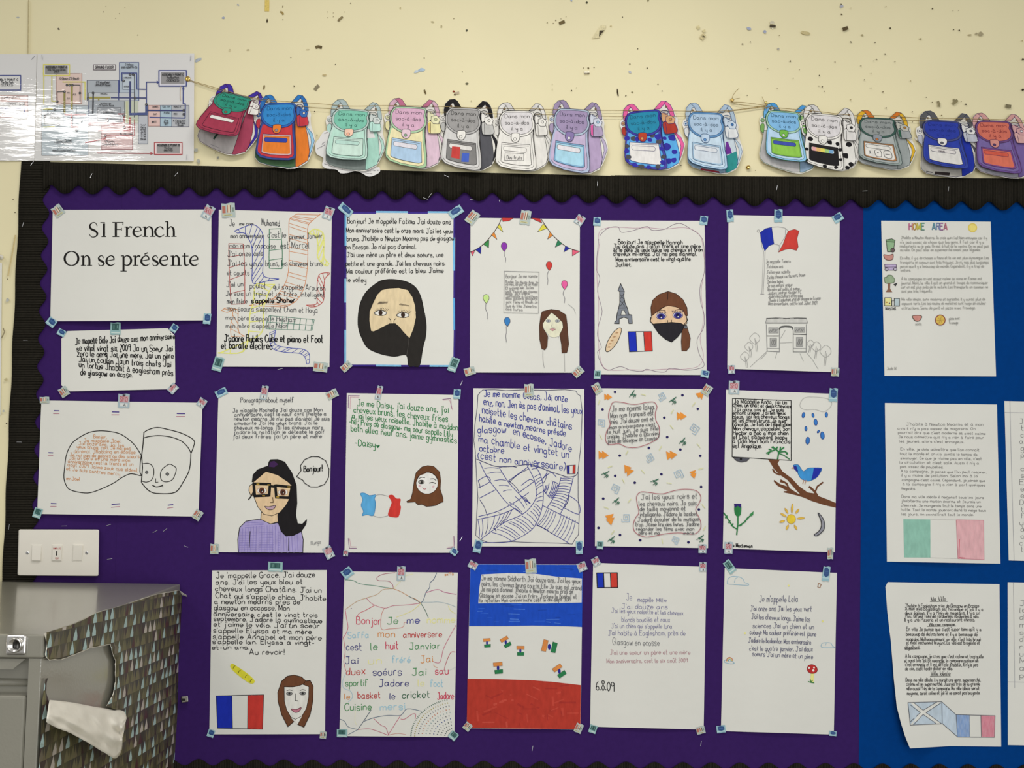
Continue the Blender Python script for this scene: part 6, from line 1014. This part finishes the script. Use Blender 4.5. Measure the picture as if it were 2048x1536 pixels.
bag('pale blue paper backpack with teal side pocket holding a purple bottle', [(1381.3, 227.2), (1444.2, 229.2)], [(1377.2, 318), (1453.8, 336)], back=[(1377, 325), (1452, 343)], base=.005, lift=.006, extra=lambda k: (k.poly('1172,790 1300,720 1318,830 1300,920 1200,985 1172,990', '2f8a88'), k.poly('1172,770 1175,690 1185,640 1180,620 1210,615 1215,640 1240,700 1250,750', '6a2f8c'), k.poly('860,985 1100,1000 1090,980 870,960', '8a2a34')),
    cols=dict(strap='a9bccc', strap2='a4b8cc', flap='a9c0d6', rim='5f8cb8', front='c0d4e2', frim='aecbe0', side='c4d0d8', pocket='c9d2da', prim='a4c0d4', label='d4d8dc', tag='d6d8d8', tab='c0ccd8', ring='3f6fa8', clasp='b4c8dc', button='5a8ac0', lower='b8c8d4', ink='2f4c70', inner='8aa4b8'), words='34485c')
bag('sky blue paper backpack with lime green pocket and clasp, fifth from the right', [(1536.9, 223.3), (1598.4, 227.4)], [(1534.2, 306), (1612.1, 320)], back=[(1520.5, 315), (1601, 342)], base=.004, lift=.012,
    cols=dict(strap='6aa8dc', strap2='4a94d4', flap='7fb4dc', rim='a4c8b0', front='b4d0e6', frim='8abce0', side='8fa8c0', pocket='8cc04e', prim='7cae48', label='4250a8', inner='b9b6b4', tag='7aaa5a', tab='8ab070', ring='b8c4c8', clasp='6fae48', button='e2e2d8', lower='9ab0c8', ink='2f5a34'), words='2c5068')
bk = '1c1a1c'
def rainbow(k):
    for i, c in enumerate(('d9a0a0', 'dcb070', 'dcd060', '9cc47a', '7aa8d0')): k.poly([(812 + i * 50, 718 + i * 4), (864 + i * 50, 722 + i * 4), (862 + i * 50, 772 + i * 3), (812 + i * 50, 768 + i * 3)], c)
bag('black and white cow print paper backpack with a rainbow label', [(1617.6, 228.8), (1683.2, 234.3)], [(1609.4, 318), (1686, 338)], base=.0078, lift=.005, deco=blobs([(800, 620, 26, bk), (1020, 640, 24, bk), (1110, 650, 18, bk), (745, 760, 20, bk), (1140, 720, 18, bk), (1148, 850, 16, bk), (960, 965, 22, bk), (1090, 965, 20, bk), (740, 905, 14, bk)]), extra=blobs([(1240, 640, 28, bk), (1200, 790, 30, bk), (1270, 900, 24, bk), (1225, 950, 24, bk)]), pdeco=rainbow,
    cols=dict(pocket='201e20', tag='d9d6d2', tab='dcd9d4', ring='2a2a2c', tag2='d9d6d2'))
def quads(k):
    k.po('900,800 960,802 962,890 905,885', 'e0ddd6', '3a3a3c', 1, True); k.po('1000,805 1070,808 1075,900 1005,895', 'e0ddd6', '3a3a3c', 1, True); k.line('920,835 940,840', '3a3a3c', 1.4); k.line('1010,850 1060,852', '3a3a3c', 1.2); k.line('830,810 850,860', '6a6a6c', 1.2); k.line('850,810 835,862', '6a6a6c', 1.2)
bag('grey paper backpack with orange and yellow straps and dark green piping', [(1724.2, 237), (1787.9, 239.7)], [(1718.8, 310.8), (1803.6, 328)], back=[(1716, 318), (1796, 336)], base=.0045, lift=.008, pdeco=quads,
    cols=dict(strap='d8a82c', strap2='d0742a', flap='8f9492', rim='3a5a50', front='a4aaa8', frim='8f9a96', side='9aa09e', pocket='dedbd4', prim='a87850', label='dcd9d2', tag='9a9e9e', tag2='2a5a44', tab='b4b2a8', ring='a8743a', clasp='8a8f96', button='b0683a', lower='d8ac2e', ink='2a3a38', inner='b4b8b8'), words='4a5050')
bag('royal blue paper backpack with grey straps and a white pocket', [(1850.7, 242.3), (1918.7, 245)], [(1849.4, 318), (1935.7, 335)], back=[(1844, 338), (1925, 350)], base=.006, lift=.012, extra=lambda k: (k.poly('860,930 1030,945 1020,985 850,970', '2a2222'), k.line('760,930 830,945', '4a4a4c', 2)), pdeco=lambda k: k.text(880, 768, 950, 770, 28, 'français', '5a5058', .9),
    cols=dict(strap='5a5a5c', strap2='5a5a5c', flap='2c3c9c', rim='4a5080', front='2e3f9e', frim='34469c', side='2436a4', pocket='d9d6d0', label='d9d4d0', inner='a8a49c', tag='b4b6c0', tab='d8d6d2', ring='6a6a70', clasp='dcd9d4', button='5a5a60', lower='55555a', ink='2a2c4a'), words='1f2c78')
bag('coral flapped purple paper backpack at the right edge of the photo', [(1955.3, 243.7), (2019.5, 245)], [(1956.7, 326), (2043, 344)], back=[(1953, 334), (2038, 352)], base=.008, lift=.007,
    cols=dict(strap='d0a09c', strap2='cc9894', flap='cc6e5c', rim='6a4a7c', front='75649c', frim='6a5090', side='75609c', pocket='d4705a', prim='7a4a84', label='cc5a48', inner='9a98a0', tag='d0a4a0', tab='c89a9a', ring='dcd8d8', clasp='cc8a80', button='4a3a60', lower='cfa4a0', ink='4a2c50'), words='7a2c34')
o = tag(make('paper_scrap', [W(1829, 275, .0005), W(1835, 276, .003), W(1834, 282, .004), W(1830, 279, .001), W(1838, 280, .001)], [(0, 1, 2, 3), (1, 4, 2)], 'plastic', loc=tuple(W(1832, 278, 0)), solid=.0003), 'tiny torn white paper scrap on the wall left of the royal blue bag', 'paper')

# ------------------------------------------------------------------ light switch
def rrect(P, r, n=5):
    out = []; N_ = len(P)
    for i in range(N_):
        p = Vector(P[i]); a = (Vector(P[i - 1]) - p).normalized(); b = (Vector(P[(i + 1) % N_]) - p).normalized()
        for j in range(n + 1):
            t = j / n; q = p + a * r * (1 - t) ** 2 + b * r * t ** 2; out.append(tuple(q))
    return out
def slab(name, P, r, h0, h1, bev, material, parent=None, loc=None, tilt=0):
    P = rrect(P, r); V, Fc = [], []; n = len(P); cx = sum(p[0] for p in P) / n; cy = sum(p[1] for p in P) / n; ext = max(abs(p[1] - cy) for p in P)
    for h, ins in ((h0, 0), (h1 - bev, 0), (h1 - bev * .35, .28), (h1, 1)):
        for x, y in P:
            d = math.hypot(x - cx, y - cy); f = 1 - ins * bev * F / DIST / d; X, Y = cx + (x - cx) * f, cy + (y - cy) * f; V.append(W(X, Y, h + (tilt * (Y - cy) / ext if h > h0 else 0)))
    for j in range(3):
        for i in range(n): Fc.append((j * n + i, (j + 1) * n + i, (j + 1) * n + (i + 1) % n, j * n + (i + 1) % n))
    Fc.append(tuple(range(3 * n, 4 * n))[::-1]); return make(name, V, Fc, material, parent, loc=loc)
cr = lambda q, o=(0, 1030), k=3.035: [(o[0] + a / k, o[1] + b / k) for a, b in pts(q)]
sw_ = root('light_switch', tuple(W(117, 1106, 0)), 'white three-gang light switch plate at the lower left of the board', 'light switch')
slab('switch_plate', cr('113,87 602,88 598,371 106,367'), 4, .0062, .0125, .0022, 'plastic', sw_)
for q, tl in (('190,176 257,178 250,283 187,281', .0016), ('314,177 381,178 375,283 311,281', .0), ('440,176 506,178 500,284 436,282', -.0012)):
    slab('switch_surround', cr(q), 2.2, .0122, .0131, .0004, 'plastic', sw_)
    c_ = cr(q); cx = sum(p[0] for p in c_) / 4; cy = sum(p[1] for p in c_) / 4; slab('rocker', [(cx + (x - cx) * .86, cy + (y - cy) * .9) for x, y in c_], 1.5, .0125, .0152, .0007, 'plastic', sw_, tilt=tl)
for x, y in ((167, 230), (527, 230)):
    p = cr(f'{x},{y}')[0]; sc = lathe('screw', W(*p, .0122), (0, -1, 0), [(.0, .0029), (.0008, .0029), (.0011, .0022)], 'steel', sw_, 14); make('screw_slot', [W(p[0] - 2, p[1] - 1.4, .0136), W(p[0] - 1.5, p[1] - 1.9, .0136), W(p[0] + 2, p[1] + 1.4, .0136), W(p[0] + 1.5, p[1] + 1.9, .0136)], [(0, 1, 2, 3)], 'dark', sc)
k = Ink(lambda x, y: .0152, (0, 1030, 3.035), lift=.0002); k.text(324, 208, 368, 208, 9, 'EMER LTG', 'b04a4a', .7, jit=0); k.text(334, 268, 357, 268, 9, 'TEST', 'b04a4a', .7, jit=0); k.build('lettering', 'ink', sw_)
slab('key_slot', cr('341,218 348,218 347,247 340,247'), .6, .0148, .0156, .0002, 'dark', sw_)

# ------------------------------------------------------------------ filing cabinet
XC = -.574; TOPZ = (onx(368, 1167, XC).z + onx(88, 1267, XC).z) / 2; FY = onx(88, 1267, XC).y; BY = -.008; CW = .47
print('cabinet', TOPZ, FY, onx(368, 1167, XC), onx(88, 1267, XC))
def box(name, x0, x1, y0, y1, z0, z1, material, parent, bev=.002, seg=2, loc=None):
    bm = bmesh.new(); bmesh.ops.create_cube(bm, size=1)
    for v in bm.verts: v.co = Vector((x0 + (v.co.x + .5) * (x1 - x0), y0 + (v.co.y + .5) * (y1 - y0), z0 + (v.co.z + .5) * (z1 - z0)))
    if bev: bmesh.ops.bevel(bm, geom=bm.edges[:], offset=bev, segments=seg, affect='EDGES', profile=.6)
    V = [v.co.copy() for v in bm.verts]; Fc = [[v.index for v in f.verts] for f in bm.faces]; bm.verts.index_update(); Fc = [[v.index for v in f.verts] for f in bm.faces]; bm.free()
    return make(name, V, Fc, material, parent)
fc = root('filing_cabinet', (XC - CW / 2, (FY + BY) / 2, 0), 'grey metal filing cabinet at lower left with torn patterned paper on its side', 'cabinet')
X0, X1 = XC - CW, XC - .002; px_m = 1.37 / F
RZ = TOPZ - .0295
box('top_panel', X0 - .002, XC, FY, BY, RZ, TOPZ, 'metal', fc, .003, 3)
for a, b in ((X0, X0 + .0165), (X1 - .0165, X1)): box('side_panel', a, b, FY + .0015, BY, .0, RZ - .0005, 'metal', fc, .0012)
box('back_panel', X0 + .016, X1 - .016, BY - .012, BY - .002, .02, RZ - .001, 'metal', fc, 0); box('base_panel', X0 + .016, X1 - .016, FY + .02, BY - .014, .01, .04, 'metal', fc, .001)
dz = (RZ - .035 - .002) / 4
for i in range(4):
    z1 = RZ - .001 - i * dz; z0 = z1 - dz + .004; d = box('drawer_front', X0 + .0185, X1 - .0185, FY + .004, FY + .03, z0, z1 - .047, 'metal', fc, .004, 3)
    box('drawer_recess', X0 + .0185, X1 - .0185, FY + .022, FY + .03, z1 - .052, z1 - .001, 'metal', fc, .0005); V = []
    for x, z in ((X0 + .0225, z1 - .001), (X1 - .0225, z1 - .001), (X1 - .036, z1 - .0135), (X0 + .036, z1 - .0135)):
        V.append((x, FY + (.006 if z > z1 - .01 else .002), z))
    V += [(a, b + .003, c) for a, b, c in V]; make('drawer_pull', V, [(3, 2, 1, 0), (4, 5, 6, 7), (0, 1, 5, 4), (1, 2, 6, 5), (2, 3, 7, 6), (3, 0, 4, 7)], 'metal', fc)
    bar = tube('recess_ridge', [(X0 + .0195, FY + .021, z1 - .034), (X1 - .0195, FY + .021, z1 - .034)], .005, 'metal', fc, n=10, sm=False)
lx, lz = onx(34, 1289, XC), 0
def onfront(px, py, y):
    d_ = ray(px, py); return CAM + d_ * ((y - CAM.y) / d_.y)
lk = onfront(34, 1289, FY); lr = .0125
box('lock_plate', lk.x - lr, lk.x + lr, FY - .004, FY, lk.z - lr, lk.z + lr, 'chrome', fc, .003, 4)
cy_ = lathe('lock_cylinder', (lk.x, FY - .004, lk.z), (0, -1, 0), [(0, .0095), (.0035, .0095), (.0045, .0085), (.0046, .0078), (.0036, .0072)], 'chrome', fc, 24)
box('keyhole', lk.x - .0011, lk.x + .0011, FY - .0092, FY - .0072, lk.z - .0035, lk.z + .0045, 'dark', cy_, 0)
# wrapping paper on the side
def side(px, py, off):
    p = onx(px, py, XC + off); p.y = max(p.y, FY + .0008 if off < .004 else -9); return p
def wrap(name, P, off_f, uvk=(46, 56)):
    P = [tuple(p) for p in P]; V, Fc, UV, key = [], [], [], {}
    for c in gridcut(P, 10):
        ids = []
        for x, y in c:
            kk = (round(x, 2), round(y, 2))
            if kk not in key:
                key[kk] = len(V); q = side(x, y, off_f(x, y)); V.append(q); UV.append(((q.y + .05 * q.z) * uvk[0], (q.z * 1.0 + q.y * .06) * uvk[1]))
            if key[kk] not in ids: ids.append(key[kk])
        if len(ids) >= 3: Fc.append(ids[::-1])
    o = make(name, V, Fc, 'wrap', fc, uvs=UV, smooth=True, solid=.0002); return o
hole = pts('92,1384 93,1366 96,1356 91,1357 86,1388 82,1440 81,1452 77,1490 72.6,1524.5 69,1600 66,1760 350,1760 353,1600 354,1536 358,1480 359,1450 358.5,1401 361,1360 362.8,1326 365,1290 366.6,1238 366,1200 359,1181.4 335,1184 311,1190 270,1203 236,1214 193,1225.4 148,1248 110,1260 87.6,1266.9 90,1280 93,1296 89,1307 93,1315 99,1320.4 110,1319 122.8,1319.6 134,1315 145.4,1310.8 163,1303 180.6,1295.8 200,1292 220.8,1288.2 222,1295 227,1310 231,1321 230.6,1345 230.4,1363.6 226,1389 213,1412 243,1424 240,1440 150,1430 97,1402')
wrap('wrapping_paper', hole, lambda x, y: .0012 + (.0035 * math.exp(-((x - 226) / 12) ** 2) if 1290 < y < 1420 else 0) + .0008 * math.sin(x / 19 + y / 31))
def edge(q, w_=1.2, off=.002):
    P = pts(q); V, Fc = [], []; rr = random.Random(2); P2 = []
    for a, b in zip(P, P[1:]):
        m_ = max(1, int(math.hypot(b[0] - a[0], b[1] - a[1]) / 4))
        for j in range(m_): P2.append((a[0] + (b[0] - a[0]) * j / m_ + rr.uniform(-.5, .5), a[1] + (b[1] - a[1]) * j / m_ + rr.uniform(-.5, .5)))
    P2.append(P[-1])
    for i, (x, y) in enumerate(P2):
        a = P2[max(0, i - 1)]; b = P2[min(len(P2) - 1, i + 1)]; dx, dy = b[0] - a[0], b[1] - a[1]; d = math.hypot(dx, dy) or 1; ww = w_ * rr.uniform(.4, 1.3) / 2; nx, ny = -dy / d * ww, dx / d * ww
        V += [side(x + nx, y + ny, off), side(x - nx, y - ny, off + .001)]
    for i in range(len(P2) - 1): Fc.append((2 * i, 2 * i + 2, 2 * i + 3, 2 * i + 1))
    return make('torn_edge', V, Fc, 'torn', fc)
edge('89,1307 93,1315 99,1320.4 110,1319 122.8,1319.6 134,1315 145.4,1310.8 163,1303 180.6,1295.8 200,1292 220.8,1288.2', 1.8, .0025); edge('220.8,1288.2 223,1300 227,1312 231,1321 230.6,1345 230.4,1363.6 226,1389 213,1412', 1.2, .0062); edge('87.6,1266.9 91,1280 93,1296 89,1307', 2.2, .003)
edge('87.6,1266.9 148,1247.5 193,1225 236,1213.5 270,1202 311,1189 359,1180.4', 1.6, .001); edge('366,1200 366.6,1238 365,1290 362.8,1326 361,1360 358.5,1401 359,1450 358,1480 354,1536', 1.0, .0015)
# folded-down flap showing the white back
c2 = lambda q: [(60 + a / 3.979, 1150 + b / 3.979) for a, b in pts(q)]
top = crom(c2('155,993 250,1003 360,1018 480,1042 600,1062 740,1080 768,1130')); bot = crom(c2('130,1168 200,1212 330,1262 480,1345 560,1395 640,1442 685,1462 730,1395 738,1290 768,1140')[:])
def res(P, n):
    L = [0]
    for a, b in zip(P, P[1:]): L.append(L[-1] + math.hypot(b[0] - a[0], b[1] - a[1]))
    out = []
    for i in range(n):
        t = L[-1] * i / (n - 1); j = max(0, min(len(P) - 2, next((q for q in range(len(L) - 1) if L[q + 1] >= t), len(P) - 2))); f = (t - L[j]) / ((L[j + 1] - L[j]) or 1); out.append((P[j][0] + (P[j + 1][0] - P[j][0]) * f, P[j][1] + (P[j + 1][1] - P[j][1]) * f))
    return out
n1, n2 = 44, 16; A = res(top, n1); B = res(bot, n1); V, Fc = [], []; rr = random.Random(6)
for j in range(n2):
    v = j / (n2 - 1)
    for i in range(n1):
        u = i / (n1 - 1); x = A[i][0] + (B[i][0] - A[i][0]) * v; y = A[i][1] + (B[i][1] - A[i][1]) * v
        if j == n2 - 1 and u < .7: y += rr.uniform(-.6, .6)
        off = .003 + .016 * math.sin(min(1, v * 1.15) * math.pi * .62) ** .8 + .006 * v * (1 - u) + .010 * math.exp(-((u - .42 - .42 * v) / .05) ** 2) * v - .008 * math.exp(-((u - .56 - .34 * v) / .05) ** 2) * v + .005 * math.exp(-((u - .68 - .24 * v) / .04) ** 2) * v + .004 * math.exp(-((v - .42 - .25 * math.sin(u * 4)) / .09) ** 2) * math.exp(-((u - .35) / .2) ** 2) + .0008 * math.sin(u * 31 + v * 9) + .0008 * math.sin(u * 13 - v * 21)
        V.append(onx(x, y, XC + off))
for j in range(n2 - 1):
    for i in range(n1 - 1): a = j * n1 + i; Fc.append((a, a + n1, a + n1 + 1, a + 1))
make('torn_flap', V, Fc, 'torn', fc, smooth=True, solid=.0003)
V = [onx(x, y, XC + o_) for x, y, o_ in ((359, 1181, .001), (366, 1186, .006), (373, 1190, .012), (377, 1200, .011), (373, 1206, .008), (369, 1196, .004), (364, 1190, .002))]
make('torn_corner', V, [(0, 1, 6), (1, 5, 6), (1, 2, 5), (2, 3, 4, 5)], 'torn', fc, solid=.0003)
# small metal bracket showing behind the cabinet
hk = root('wall_bracket', tuple(W(368, 1398, 0)), 'small chrome bracket on the board at the cabinet side', 'bracket')
slab('bracket_plate', [(362, 1393), (376, 1391), (377, 1404), (363, 1406)], 2, .0022, .012, .002, 'chrome', hk); slab('bracket_slot', [(364, 1397), (371, 1397), (371, 1402), (364, 1402)], 1, .0115, .0126, .0004, 'dark', hk)
